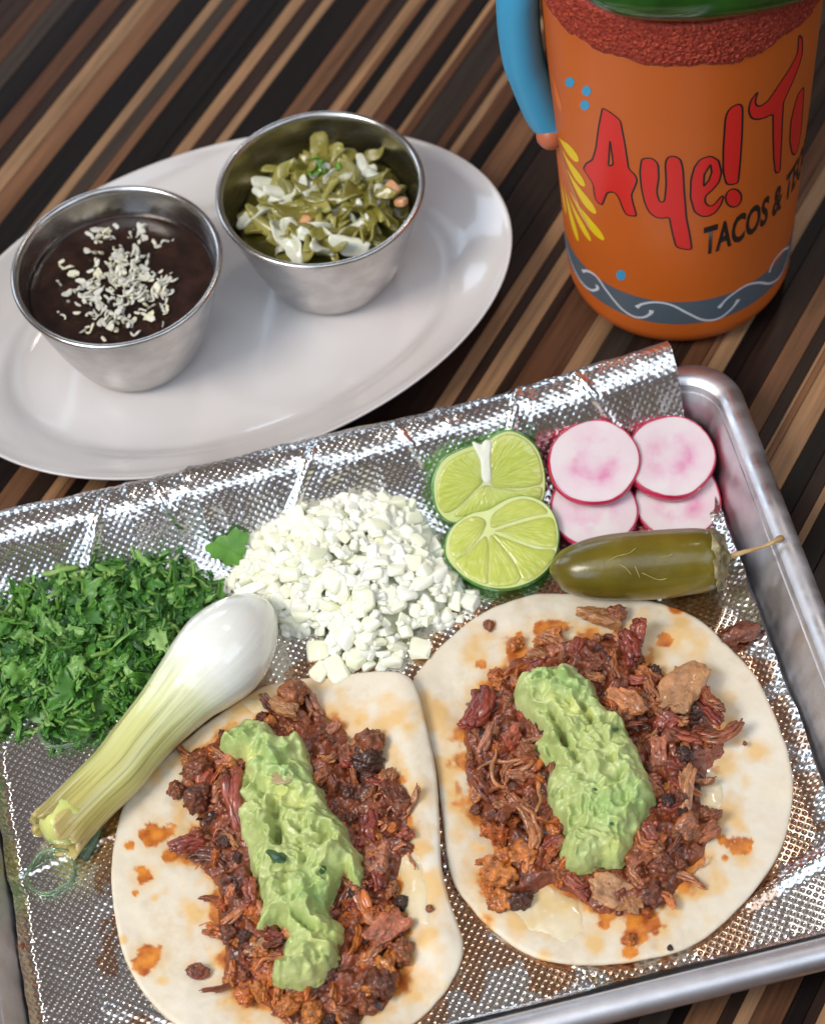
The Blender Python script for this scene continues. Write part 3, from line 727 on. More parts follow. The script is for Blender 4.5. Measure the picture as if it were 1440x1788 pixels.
SPOTS = dict(
 left=[(272, 1457, 27), (252, 1530, 19), (225, 1475, 9), (258, 1672, 25), (296, 1490, 14), (236, 1560, 6), (345, 1455, 20), (640, 1600, 20), (505, 1205, 14), (480, 1710, 22), (700, 1580, 9), (690, 1715, 18)],
 right=[(1185, 1058, 16), (1162, 1118, 15), (1290, 1480, 20), (930, 1607, 8), (1055, 1612, 10), (1107, 1636, 20), (1100, 1665, 14), (860, 1090, 5), (1265, 1500, 7), (1258, 1465, 9), (975, 1605, 12), (900, 1125, 24), (960, 1105, 30), (1310, 1470, 6), (1120, 1600, 30), (840, 1160, 8)])
OILS = dict(
 left=[(265, 1350, 20), (430, 1225, 40), (470, 1225, 34), (730, 1400, 36), (745, 1560, 34), (720, 1500, 30), (690, 1270, 40), (340, 1590, 28), (270, 1570, 8), (215, 1640, 10), (280, 1710, 12), (750, 1640, 30), (330, 1470, 45)],
 right=[(1260, 1320, 34), (1215, 1350, 40), (1180, 1110, 45), (1320, 1310, 26), (1250, 1420, 40), (900, 1610, 32), (1040, 1650, 16), (950, 1668, 16), (830, 1130, 30), (860, 1050, 8), (1190, 1530, 40), (1290, 1490, 26), (745, 1250, 40), (770, 1350, 36), (960, 1600, 40)])
def tortilla(side, label):
    P = TORT[side]; c = P.mean(0); nr = 120; n = len(P); rad = np.linspace(0.004, 1, nr)**.85
    wob = 1+.010*fbm(np.c_[np.cos(np.linspace(0, 6.283, n, endpoint=False))*4, np.sin(np.linspace(0, 6.283, n, endpoint=False))*4, np.zeros(n)], 71)
    X = c[0]+np.outer(rad, (P[:, 0]-c[0])*wob); Y = c[1]+np.outer(rad, (P[:, 1]-c[1])*wob)
    z = tort_z(side, X.ravel(), Y.ravel()).reshape(X.shape)
    th = .065*np.sqrt(np.clip((1-rad)/.02, 0, 1))[:, None]
    top = np.c_[X.ravel(), Y.ravel(), (z+th).ravel()]; bot = np.c_[X[::-1].ravel(), Y[::-1].ravel(), (z-.9*th)[::-1].ravel()][n:]
    V = np.vstack([top, bot]); V[:, 2] = np.maximum(V[:, 2], FZ+.02)
    F = grid_faces(n, nr+nr-1, True)
    me = mesh('tortilla', V-np.array([c[0], c[1], 0]), F, True, [TORTM])
    x, y = V[:, 0], V[:, 1]; nz = fbm(xyz(x, y)*2.2, 81, 4); nzf = fbm(xyz(x, y)*5, 82, 3)
    d = polydist(x, y, MEAT[side]); oil = np.clip((d+.75+1.1*nz)/.9, 0, 1)*.8; spot = np.clip((d+.06+.5*nz+.2*nzf)/.18, 0, 1)*.9
    for px, py, r in OILS[side]:
        p = at(px, py, TZ); oil = np.maximum(oil, np.clip((1.25+.8*nz-np.hypot(x-p[0], y-p[1])/(r/57))/.8, 0, 1)*.75)
    for px, py, r in SPOTS[side]:
        p = at(px, py, TZ); dd = np.hypot(x-p[0], y-p[1])/(r/57)
        spot = np.maximum(spot, np.clip((1+.45*nz+.42*nzf-dd)/.14, 0, 1)); oil = np.maximum(oil, np.clip(1.7-dd, 0, 1)*.5)
    set_attr(me, 'oil', oil); set_attr(me, 'spot', spot)
    o = put('tortilla', me, (c[0], c[1], 0)); thing(o, label, 'tortilla', 'soft taco tortillas on the foil'); return o
tortilla('left', 'round flour tortilla touching the grilled spring onion, spotted with orange chorizo oil')
tortilla('right', 'round flour tortilla just below the pickled jalapeno pepper')

# ------------------------------------------------------------------ meat
def meat_mat(name, stops, rough=.36, soft=0.0):
    M = Mat(name, stops[0][1], rough, Coat_Weight=.5, Coat_Roughness=.14)
    base = M.ramp(M.rand(), stops, 'LINEAR')
    n1 = M.noise(150, 6, rough=.7); n2 = M.noise(420, 3)
    k = M.ramp(n1, [(.32, (.12, .10, .09)), (.44, (.7, .66, .64)), (.56, (1.1, 1.05, 1.0)), (.70, (1.5, 1.4, 1.25))])
    M.link(M.mix(1.0-soft, base, k, 'MULTIPLY'), 'Base Color')
    M.link(M.ramp(n2, [(.3, (.24, .24, .24)), (.7, (.55, .55, .55))]), 'Roughness')
    M.link(M.bump(M.math('ADD', n1, M.math('MULTIPLY', n2, .5)), .085), 'Normal'); M.sss(.08, (1, .3, .15), .12)
    return M.m
CHAR = meat_mat('crisp_meat', [(0, (.04, .014, .008)), (.2, (.11, .028, .012)), (.45, (.22, .058, .020)), (.7, (.34, .100, .032)), (1, (.44, .175, .066))])
SHREDM = meat_mat('shredded_meat', [(0, (.14, .032, .012)), (.3, (.30, .075, .024)), (.55, (.43, .140, .042)), (.8, (.54, .24, .10)), (1, (.54, .135, .024))])
PINKM = meat_mat('pink_meat', [(0, (.24, .030, .014)), (.5, (.40, .092, .045)), (1, (.52, .22, .12))], .4)
TANM = meat_mat('tan_meat', [(0, (.40, .175, .065)), (1, (.50, .26, .12))], .32, .4)
CHORM = meat_mat('orange_crumb', [(0, (.44, .09, .010)), (.5, (.58, .155, .018)), (1, (.60, .22, .04))], .3)
BED = meat_mat('meat_bed', [(0, (.20, .046, .014)), (1, (.23, .055, .017))])
def fibre(seed, L=1.0, R=.2, ns=12):
    """a pulled shred: several fine strands side by side with uneven torn ends"""
    r2 = np.random.RandomState(seed); V = []; F = []; k = r2.randint(6, 10); bend = r2.uniform(-.7, .7); tw_ = r2.uniform(-1.2, 1.2)
    for q in range(k):
        a = q/k*6.283+r2.uniform(-.3, .3); off = R*r2.uniform(.25, .75); t0, t1 = -.5*r2.uniform(.65, 1.12), .5*r2.uniform(.65, 1.12)
        t = np.linspace(t0, t1, ns); aa = a+tw_*t
        P = np.c_[t*L, bend*t*t*L+off*np.cos(aa), .12*L*np.sin(t*2+seed)+off*.8*np.sin(aa)]
        P[:, 1:] += .05*np.c_[vnoise(np.c_[t*5, t*0+q, t*0], seed), vnoise(np.c_[t*5, t*0+q, t*0], seed+1)]
        rr = R*r2.uniform(.30, .52)*(1-.45*np.abs(2*t)**3)*(1+.35*vnoise(np.c_[t*9, t*0+q*3.1, t*0], seed+2))
        v, f = tube(P, rr, 7); v = np.asarray(v)+.022*np.c_[vnoise(v*14, 1), vnoise(v*14, 2), vnoise(v*14, 3)]
        n = len(V); V += v.tolist(); F += [tuple(i+n for i in g) for g in f]
    return np.array(V), F
def strand(seed, L=1.2, R=.045):
    n = 16; t = np.linspace(-.5, .5, n); a = 2.2*fbm(np.c_[t*2.2, t*0+seed, t*0], seed, 2)
    d = np.cumsum(np.c_[np.cos(a*1.4), np.sin(a*1.4), .5*np.sin(a*2)], 0)*L/n; d -= d.mean(0)
    return tube(d, R*(1-.5*np.abs(2*t)**2)*(1+.3*vnoise(np.c_[t*12, t*0+seed, t*0], 3)), 6)
def ragged(seed, amp=.6, sub=4):
    V, F = ico(sub); r2 = np.random.RandomState(seed); V = V*r2.uniform(.75, 1.2, 3)
    d = fbm(V*1.5+seed*7.7, seed, 2, .5)+.75*(np.abs(vnoise(V*3.1+seed, seed+3))-.35)+.28*fbm(V*6+seed, seed+5, 3, .6)
    return V*np.clip(1+amp*d[:, None], .3, 2), F
def slab(seed):
    V, F = ico(5); mx = np.abs(V).max(1)[:, None]; V = V*.45+V/mx*.45; V = V*np.array([1, .72, .40])
    tear = fbm(V*np.array([1.4, 2.2, 1.5])+seed*3, seed, 3)
    V = V*(1+.50*tear[:, None])
    grain = np.abs(vnoise(np.c_[V[:, 0]*1.1+V[:, 2], V[:, 1]*5+2.0*vnoise(V*2, 3), V[:, 2]*5], seed+1))
    V[:, 2] += (.05*grain+.10*fbm(V*4, seed+6, 4))*np.sign(V[:, 2])
    return V, F
SH = dict(
 char=[mesh('meat_crumb', *ragged(200+k, .5), True, [CHAR]) for k in range(8)],
 crumb=[mesh('orange_crumb', *ragged(230+k, .5), True, [CHORM]) for k in range(5)],
 fib=[mesh('meat_shred', *fibre(k, 1.0, .16), True, [SHREDM]) for k in range(10)],
 fibp=[mesh('pink_shred', *fibre(40+k, .95, .22), True, [PINKM]) for k in range(6)],
 fibo=[mesh('orange_shred', *fibre(70+k, 1.0, .15), True, [CHORM]) for k in range(4)],
 strand=[mesh('meat_strand', *strand(k), True, [SHREDM]) for k in range(8)],
 slab=[mesh('meat_chunk', *slab(k), True, [TANM]) for k in range(4)],
 slabp=[mesh('pink_chunk', *slab(10+k), True, [PINKM]) for k in range(4)],
 slabd=[mesh('meat_chunk', *slab(20+k), True, [SHREDM]) for k in range(4)])
NAMES = dict(char='meat_crumb', crumb='orange_crumb', fib='meat_shred', fibp='pink_shred', strand='meat_strand', fibo='orange_shred', slab='tan_meat_chunk', slabp='pink_meat_chunk', slabd='meat_chunk')
def meat_h(side, x, y):
    d = polydist(np.array([x]), np.array([y]), MEAT[side])[0]
    return .62*(1-math.exp(-max(d, 0)/.75))
def meat_pile(side, label, seed, extra):
    P = MEAT[side]; c = P.mean(0); e = empty('meat_filling', (c[0], c[1], .6)); thing(e, label, 'meat', 'shredded pork fillings on the tortillas')
    r2 = random.Random(seed)
    x0, y0 = P.min(0)-.3; x1, y1 = P.max(0)+.3; st_ = .045
    X, Y = np.meshgrid(np.arange(x0, x1, st_), np.arange(y0, y1, st_)); sh = X.shape; X = X.ravel(); Y = Y.ravel()
    d = polydist(X, Y, P)+.22*fbm(xyz(X, Y)*1.7, seed, 3)-.12
    zt = tort_z(side, X, Y)+.09
    xy0 = xyz(X, Y)
    z = zt-.06+np.where(d > 0, .50*(1-np.exp(-np.maximum(d, 0)/.5))+.30*np.sqrt(np.clip(d, 0, .3)/.3)*(.25+1.3*fbm(xy0*3.2, seed+2, 5, .62)), -.10)
    keep = (d > -.10).reshape(sh); idx = -np.ones(sh, int); V = []; F = []
    for j in range(sh[0]-1):
        for i in range(sh[1]-1):
            if keep[j, i] and keep[j, i+1] and keep[j+1, i] and keep[j+1, i+1]:
                F.append((j*sh[1]+i, j*sh[1]+i+1, (j+1)*sh[1]+i+1, (j+1)*sh[1]+i))
    used = sorted({k for f in F for k in f}); mp_ = {k: n for n, k in enumerate(used)}; F = [tuple(mp_[k] for k in f) for f in F]
    V = np.c_[X, Y, z][used]-np.array([c[0], c[1], .6])
    bed = put('meat_bed', mesh('meat_bed', V, F, True, [BED]), BASE[e.name], parent=e)
    n = 0; tries = 0
    while n < 300-len(extra) and tries < 5000:
        tries += 1
        x = r2.uniform(x0, x1); y = r2.uniform(y0, y1); dd = polydist(np.array([x]), np.array([y]), P)[0]
        if dd < -.05+.15*r2.random(): continue
        lvl = r2.random(); z = float(tort_z(side, np.array([x]), np.array([y]))[0])+.13+meat_h(side, x, y)*(.45+.7*lvl)
        q = r2.random(); nz = float(vnoise(np.array([[x*.5, y*.5, seed]]), 3)[0])
        rot = (r2.gauss(0, .35), r2.gauss(0, .45), r2.uniform(0, 6.3))
        if q < .26: k, s_ = 'char', (r2.uniform(.10, .28),)*3
        elif q < .36: k, s_ = 'crumb', (r2.uniform(.08, .22),)*3
        elif q < .70: k, s_ = 'fib', (r2.uniform(.55, 1.25), r2.uniform(.5, 1.2), r2.uniform(.5, 1.0))
        elif q < .80: k, s_ = 'fibp', (r2.uniform(.6, 1.1), r2.uniform(.6, 1.2), r2.uniform(.6, 1.0))
        elif q < .90: k, s_ = 'strand', (r2.uniform(.6, 1.2),)*3
        elif q < .96: k, s_ = 'slabd', (r2.uniform(.25, .42),)*3
        else: k, s_ = 'slabp', (r2.uniform(.22, .40),)*3
        wet = ((x-c[0]) < -.2 and (y-c[1]) < -.9) or (side == 'left' and (y-c[1]) < -2.6)
        if wet and r2.random() < .4: k, s_ = ('crumb', (r2.uniform(.14, .34),)*3) if r2.random() < .5 else ('fibo', (r2.uniform(.6, 1.2),)*3)
        s_ = (s_[0], s_[1]*r2.uniform(.8, 1.2), s_[2]*r2.uniform(.8, 1.2))
        put(NAMES[k], r2.choice(SH[k]), (x, y, z), rot, s_, e); n += 1
    for k, px, py, zz_, s_, rz in extra:
        p = at(px, py, zz_); put(NAMES[k], r2.choice(SH[k]), p, (r2.gauss(0, .2), r2.gauss(0, .2), math.radians(rz)), s_, e)
    return e
# bigger pieces read off the photograph: kind, x, y, height, size, turn
meat_pile('left', 'browned shredded pork under green guacamole, beside the grilled spring onion', 3, [
 ('slab', 497, 1235, 1.15, (.45, .34, .35), 150), ('char', 512, 1212, 1.1, (.34, .4, .34), 20), ('char', 645, 1300, .95, (.46, .42, .40), 40), ('char', 640, 1330, .9, (.4, .34, .3), 0),
 ('slabd', 690, 1395, 1.0, (.62, .5, .45), 120), ('fibp', 415, 1400, 1.25, (1.9, 1.5, 1.2), 95), ('fibp', 640, 1450, 1.1, (1.3, 1.5, 1.2), 70), ('slabp', 655, 1500, 1.0, (.55, .5, .5), 80),
 ('fib', 630, 1575, 1.05, (1.5, 1.4, 1.1), 110), ('slabp', 675, 1625, 1.0, (.70, .6, .5), 40), ('char', 700, 1660, .85, (.34, .34, .3), 0), ('char', 665, 1720, .85, (.3, .42, .3), 0), ('char', 345, 1395, 1.0, (.42, .4, .4), 0),
 ('char', 345, 1345, .9, (.36, .3, .3), 0), ('fibp', 330, 1475, .85, (1.1, 1.2, 1.0), 10), ('fib', 365, 1495, .85, (1.1, 1.1, .9), 160), ('slab', 448, 1655, 1.0, (.42, .34, .3), 20), ('crumb', 430, 1735, .7, (.34, .28, .2), 0),
 ('crumb', 500, 1755, .8, (.42, .34, .28), 0), ('crumb', 545, 1770, .75, (.3, .34, .24), 0), ('strand', 740, 1530, .8, (1.2, 1.4, 1.2), 100), ('fib', 400, 1720, .7, (1.5, .5, .5), 20), ('fibp', 437, 1560, 1.2, (.9, 1.0, .9), 80), ('strand', 480, 1680, 1.2, (1.3, 1.3, 1.3), 75), ('crumb', 668, 1690, .95, (.24, .3, .2), 30)])
meat_pile('right', 'browned shredded pork under green guacamole, below the pickled jalapeno', 8, [
 ('slab', 1190, 1205, 1.02, (.90, .85, .5), 60), ('slab', 1070, 1560, .85, (.80, .66, .5), 155), ('slab', 1105, 1578, .8, (.45, .4, .4), 100), ('fibp', 838, 1235, 1.15, (1.5, 1.9, 1.3), 60), ('fibp', 1100, 1130, 1.1, (1.2, 1.4, 1.2), 100), ('fibp', 1115, 1105, 1.1, (.9, 1.2, 1.0), 60),
 ('slabd', 1095, 1225, 1.25, (.60, .44, .45), 130), ('fib', 1240, 1225, 1.0, (1.1, 1.0, .8), 115), ('fib', 1265, 1285, .85, (1.2, 1.1, .8), 15), ('fibp', 1240, 1240, 1.0, (1.2, .9, .8), 120), ('slabd', 1130, 1480, 1.05, (.72, .54, .5), 50),
 ('char', 1200, 1450, .95, (.52, .38, .35), 30), ('char', 1240, 1425, .8, (.26, .18, .2), 0), ('fib', 1195, 1380, 1.0, (1.4, 1.3, 1.0), 75), ('slabp', 1150, 1310, 1.05, (.46, .38, .4), 80), ('char', 1135, 1560, .8, (.38, .34, .34), 0), ('fib', 1200, 1530, .75, (1.1, .8, .7), 145),
 ('crumb', 868, 1525, .85, (.52, .42, .3), 60), ('crumb', 905, 1500, .85, (.42, .5, .3), 0), ('crumb', 870, 1570, .7, (.3, .36, .24), 0), ('strand', 880, 1330, 1.2, (1.5, 1.5, 1.5), 170), ('strand', 905, 1345, 1.25, (1.6, 1.6, 1.6), 150), ('strand', 940, 1380, 1.25, (1.4, 1.4, 1.4), 130), ('strand', 870, 1350, 1.15, (1.5, 1.5, 1.5), 10),
 ('slab', 1045, 1075, .75, (.62, .42, .45), 165), ('char', 1075, 1072, .75, (.26, .2, .2), 0), ('slabp', 1005, 1545, .9, (.46, .3, .3), 130), ('fib', 930, 1440, 1.2, (1.3, 1.3, 1.2), 100), ('fib', 890, 1420, 1.1, (1.2, 1.3, 1.1), 40), ('crumb', 900, 1125, .72, (.32, .22, .18), 30), ('crumb', 955, 1112, .75, (.4, .24, .2), 10), ('crumb', 865, 1180, .72, (.26, .2, .16), 10)])
# loose crumbs away from the fillings
def crumb(kind, x, y, z, s_, label, group=None):
    o = put('meat_crumb', rs.choice(SH[kind]), at(x, y, z), (rs.random(), rs.random(), rs.random()*6), s_); thing(o, label, 'crumb', group)
crumb('char', 851, 1092, .58, (.19, .17, .1), 'black burnt crumb alone on the upper edge of the tortilla under the jalapeno')
crumb('slabd', 345, 1697, .60, (.30, .30, .32), 'brown meat crumb alone on the bare left part of the spotted tortilla')
crumb('char', 308, 1380, .60, (.22, .2, .2), 'dark meat crumb on the tortilla beside the green onion stalk')
crumb('char', 1290, 1108, .50, (.5, .34, .3), 'reddish brown clump of meat on the foil between jalapeno and tray wall')
crumb('char', 750, 1587, 1.0, (.11, .1, .1), 'tiny black crumb near the right edge of the spotted tortilla')
crumb('char', 772, 1502, .62, (.12, .1, .1), 'tiny black crumb in the gap between the two tortillas')
crumb('crumb', 1100, 1640, .58, (.22, .26, .12), 'orange chorizo crumb at the bottom of the tortilla under the jalapeno')
crumb('crumb', 38, 1730, .40, (.11, .24, .1), 'small red orange crumb on the bare foil near the pan corner')
crumb('crumb', 30, 1650, .40, (.20, .3, .1), 'dull orange crumb on the foil by the pan wall left of the spotted tortilla')
crumb('crumb', 400, 1700, .62, (.12, .1, .1), 'small orange crumb on the spotted tortilla under the meat')
crumb('char', 1170, 1656, .58, (.09, .07, .07), 'tiny dark speck on the lower rim of the tortilla under the jalapeno')
crumb('char', 1300, 1298, .60, (.07, .07, .07), 'tiny dark speck right of the meat on the tortilla under the jalapeno')

# melted cheese showing round the meat
M = Mat('melted_cheese', (.74, .60, .30), .2, Coat_Weight=.5, Coat_Roughness=.08)
M.link(M.ramp(M.noise(70, 4), [(.35, (.70, .50, .22)), (.52, (.73, .60, .38)), (.7, (.74, .65, .48))]), 'Base Color'); M.link(M.bump(M.noise(90, 3), .02), 'Normal'); M.sss(.3, (1, .8, .4), .2); MELT = M.m
def melt(side, pts, seed, label):
    P = trace(pts, .6); c = P.mean(0); st_ = .06; x0, y0 = P.min(0)-.3; x1, y1 = P.max(0)+.3
    X, Y = np.meshgrid(np.arange(x0, x1, st_), np.arange(y0, y1, st_)); sh = X.shape; x = X.ravel(); y = Y.ravel(); q = xyz(x, y)
    d = polydist(x, y, P)+.28*fbm(q*1.5, seed, 4)
    z = tort_z(side, x, y)+.062+np.where(d > 0, .06*np.clip(d/.35, 0, 1)**.7+.05*fbm(q*2.5, seed+1, 3)*np.clip(d/.3, 0, 1)-.004, -.03)
    k2 = (d > -.06).reshape(sh); F = []
    for j in range(sh[0]-1):
        for i in np.where(k2[j, :-1] & k2[j, 1:] & k2[j+1, :-1] & k2[j+1, 1:])[0]: F.append((j*sh[1]+i, j*sh[1]+i+1, (j+1)*sh[1]+i+1, (j+1)*sh[1]+i))
    used = sorted({k for f in F for k in f}); mp_ = {k: n for n, k in enumerate(used)}
    o = put('melted_cheese', mesh('melted_cheese', np.c_[x, y, z][used]-np.array([c[0], c[1], .5]), [tuple(mp_[k] for k in f) for f in F], True, [MELT]), (c[0], c[1], .5)); thing(o, label, 'cheese', 'melted cheese on the tortillas')
melt('right', [(1195, 1240), (1250, 1255), (1262, 1300), (1240, 1335), (1262, 1370), (1255, 1440), (1215, 1420), (1200, 1350), (1180, 1300)], 3, 'melted pale cheese on the tray wall side of the pork below the jalapeno')
melt('right', [(880, 1560), (950, 1545), (1010, 1570), (1030, 1620), (985, 1650), (920, 1620)], 4, 'melted pale cheese at the bottom edge of the pork below the jalapeno')
melt('left', [(690, 1470), (735, 1500), (748, 1560), (745, 1620), (700, 1620), (690, 1540)], 5, 'melted pale cheese between the pork on the spotted tortilla and the other tortilla')
melt('left', [(425, 1228), (465, 1208), (490, 1215), (480, 1245), (440, 1250)], 6, 'small melted yellow cheese patch at the top of the spotted tortilla')
# ------------------------------------------------------------------ guacamole
M = Mat('guacamole', (.42, .54, .19), .42, Coat_Weight=.12, Coat_Roughness=.25)
n1 = M.noise(48, 4, rough=.6); n2 = M.noise(230, 4, rough=.6); n3 = M.noise(95, 3)
c_ = M.ramp(M.math('ADD', M.math('MULTIPLY', n1, .65), M.math('MULTIPLY', n2, .35)), [(.34, (.33, .41, .13)), (.48, (.46, .53, .20)), (.64, (.58, .63, .28))])
c_ = M.mix(M.math('MULTIPLY', M.ramp(n3, [(.58, (0, 0, 0)), (.70, (1, 1, 1))]), .6), c_, (.64, .66, .20))
c_ = M.mix(M.math('MULTIPLY', M.ramp(M.noise(34, 2), [(.52, (0, 0, 0)), (.68, (1, 1, 1))]), .6), c_, (.24, .44, .12))
c_ = M.mix(M.math('MULTIPLY', M.ramp(M.noise(160, 2), [(.66, (0, 0, 0)), (.72, (1, 1, 1))]), .55), c_, (.14, .26, .06))
M.link(c_, 'Base Color')
M.link(M.ramp(n2, [(.3, (.25, .25, .25)), (.7, (.5, .5, .5))]), 'Roughness')
M.link(M.bump(M.math('ADD', n3, M.math('MULTIPLY', n2, .8)), .065), 'Normal'); M.sss(.30, (.6, 1, .25), .16); GUAC = M.m
GPX = dict(
 left=[(380, 1290), (388, 1274), (402, 1262), (425, 1246), (445, 1247), (470, 1258), (488, 1282), (505, 1280), (522, 1272), (532, 1292), (535, 1315), (545, 1340), (548, 1362), (562, 1370), (565, 1395), (585, 1415), (605, 1440), (615, 1470), (632, 1492), (636, 1510), (628, 1525), (630, 1540), (612, 1538), (600, 1512), (590, 1522), (578, 1550), (570, 1572), (578, 1590), (594, 1600), (594, 1635), (590, 1660), (575, 1685), (556, 1708), (520, 1719), (482, 1712), (470, 1695), (478, 1675), (494, 1662), (490, 1642), (496, 1622), (484, 1600), (455, 1612), (442, 1612), (450, 1585), (456, 1565), (446, 1535), (436, 1500), (425, 1460), (412, 1425), (408, 1390), (415, 1355), (424, 1330), (416, 1312), (398, 1310)],
 right=[(898, 1195), (905, 1172), (930, 1167), (960, 1160), (985, 1147), (1005, 1153), (1018, 1170), (1038, 1190), (1040, 1215), (1060, 1228), (1085, 1245), (1100, 1275), (1115, 1300), (1122, 1330), (1138, 1360), (1142, 1385), (1130, 1405), (1118, 1425), (1110, 1455), (1098, 1485), (1080, 1502), (1050, 1500), (1020, 1510), (985, 1508), (975, 1480), (985, 1455), (985, 1430), (968, 1412), (958, 1385), (955, 1350), (965, 1330), (945, 1320), (924, 1295), (935, 1282), (945, 1265), (925, 1245), (905, 1225)])
GASH = dict(left=[((476, 1400), (486, 1470), 7, .55), ((512, 1590), (545, 1625), 5, .4), ((435, 1345), (430, 1362), 5, .4), ((520, 1440), (530, 1500), 4, .2), ((460, 1300), (455, 1400), 5, .2), ((498, 1505), (495, 1560), 4, .2)],
 right=[((962, 1236), (985, 1290), 6, .5), ((1013, 1222), (1032, 1258), 5, .4), ((975, 1280), (1010, 1330), 5, .3), ((955, 1300), (990, 1340), 4, .25), ((1040, 1390), (1085, 1360), 5, .2)])
def guac(side, label, seed):
    P = trace(GPX[side], 1.55); c = P.mean(0); st_ = .045
    x0, y0 = P.min(0)-.25; x1, y1 = P.max(0)+.25
    X, Y = np.meshgrid(np.arange(x0, x1, st_), np.arange(y0, y1, st_)); sh = X.shape; x = X.ravel(); y = Y.ravel(); q = xyz(x, y)
    d = polydist(x, y, P)+.10*fbm(q*2.2, seed, 3)+.035*fbm(q*7, seed+4, 2)
    dn = np.clip(d, 0, None); ca_, sa_ = math.cos(.6), math.sin(.6)
    q = np.c_[q[:, 0]*ca_-q[:, 1]*sa_, q[:, 0]*sa_+q[:, 1]*ca_, q[:, 2]]; q = q+.22*np.c_[fbm(q*1.6, 91, 2), fbm(q*1.6, 92, 2), 0*q[:, 2]]+.07*np.c_[vnoise(q*5, 93), vnoise(q*5, 94), 0*q[:, 2]]
    lumps_ = .20; lump = lumps_*fbm(q*1.25, seed+1, 2)+.15*(1-np.abs(vnoise(q*2.0, seed+2))*2.4)+.11*(1-np.abs(vnoise(q*4.3, seed+3))*2.4)+.045*fbm(q*9, seed+6, 3)+.03*np.abs(vnoise(q*13, seed+8))
    h = .82*np.sqrt(np.clip(1-(1-np.clip(dn/.85, 0, 1))**2, 0, 1))+lump*np.clip(dn/.35, 0, 1)**.6
    rp = np.random.RandomState(seed+40)          # soft chunks of avocado standing out of the mash
    for _ in range(330):
        px, py = rp.uniform(P[:, 0].min(), P[:, 0].max()), rp.uniform(P[:, 1].min(), P[:, 1].max()); r = rp.uniform(.07, .24)
        e2_ = ((x-px)**2+((y-py)*rp.uniform(.7, 1.3))**2)/r**2
        h = h+np.where(e2_ < 1, rp.uniform(.25, .75)*r*np.sqrt(np.clip(1-e2_, 0, 1)), 0)*np.clip(dn/.12, 0, 1)-.0
    for a, b, wp, dp in GASH[side]:
        A = at(*a, 1.8)[:2]; B = at(*b, 1.8)[:2]; h -= dp*np.exp(-(segdist(x, y, A, B)/(wp/57))**2)*np.clip(dn/.2, 0, 1)
    zb_ = 1.02
    keep = d > 0; z = np.where(keep, zb_+np.maximum(h, .02), zb_)
    k2 = keep.reshape(sh); F = []; 
    for j in range(sh[0]-1):
        r = k2[j, :-1] | k2[j, 1:] | k2[j+1, :-1] | k2[j+1, 1:]
        for i in np.where(r)[0]: F.append((j*sh[1]+i, j*sh[1]+i+1, (j+1)*sh[1]+i+1, (j+1)*sh[1]+i))
    used = sorted({k for f in F for k in f}); mp_ = {k: n for n, k in enumerate(used)}; F = [tuple(mp_[k] for k in f) for f in F]
    V = np.c_[x, y, z][used]; n = len(V)
    # pull the rim outwards onto the traced line, then close the underside
    W = V.copy(); W[:, 2] = zb_-.35; W[:, :2] = c+(W[:, :2]-c)*.97
    from collections import Counter
    cnt = Counter(); 
    for f in F:
        for a, b in zip(f, f[1:]+f[:1]): cnt[(min(a, b), max(a, b))] += 1
    side_f = []
    for f in F:
        for a, b in zip(f, f[1:]+f[:1]):
            if cnt[(min(a, b), max(a, b))] == 1: side_f.append((b, a, a+n, b+n))
    F = F+side_f+[tuple(k+n for k in f[::-1]) for f in F]
    me = mesh('guacamole', np.vstack([V, W])-np.array([c[0], c[1], 1.0]), F, True, [GUAC])
    o = put('guacamole', me, (c[0], c[1], 1.0)); thing(o, label, 'guacamole', 'guacamole dollops on the tacos')
    mod = o.modifiers.new('Remesh', 'REMESH'); mod.mode = 'VOXEL'; mod.voxel_size = .034*S; mod.use_smooth_shade = True
    ms = o.modifiers.new('Smooth', 'SMOOTH'); ms.iterations = 1; ms.factor = .5
    return o
G1 = guac('left', 'green guacamole strip on the taco nearest the spring onion, long and narrow', 5)
G2 = guac('right', 'green guacamole mound on the taco below the jalapeno, short and thick', 15)
DARKH = veg('dark_herb', [(0, (.02, .06, .02)), (1, (.06, .16, .05))])
leafbit = mesh('herb_bit', *strip_var(91, 1.0, .22, .15, .5), True, [DARKH])
TOM = veg('tomato_bit', [(0, (.40, .30, .15)), (1, (.45, .32, .18))])
for o, x, y, z, s_, r in ((G1, 482, 1490, 1.98, .95, 110), (G1, 563, 1520, 1.95, .35, 60), (G2, 1040, 1372, 1.95, .42, 70), (G2, 1073, 1275, 2.0, .25, 20), (G2, 1068, 1437, 1.85, .25, 60)):
    put('herb_bit', leafbit, at(x, y, z), (.3, .2, math.radians(r)), s_, o)
put('tomato_bit', mesh('tomato_bit', *chunk_var(33, .2), True, [TOM]), at(492, 1358, 1.85), None, (.30, .24, .06), G1)

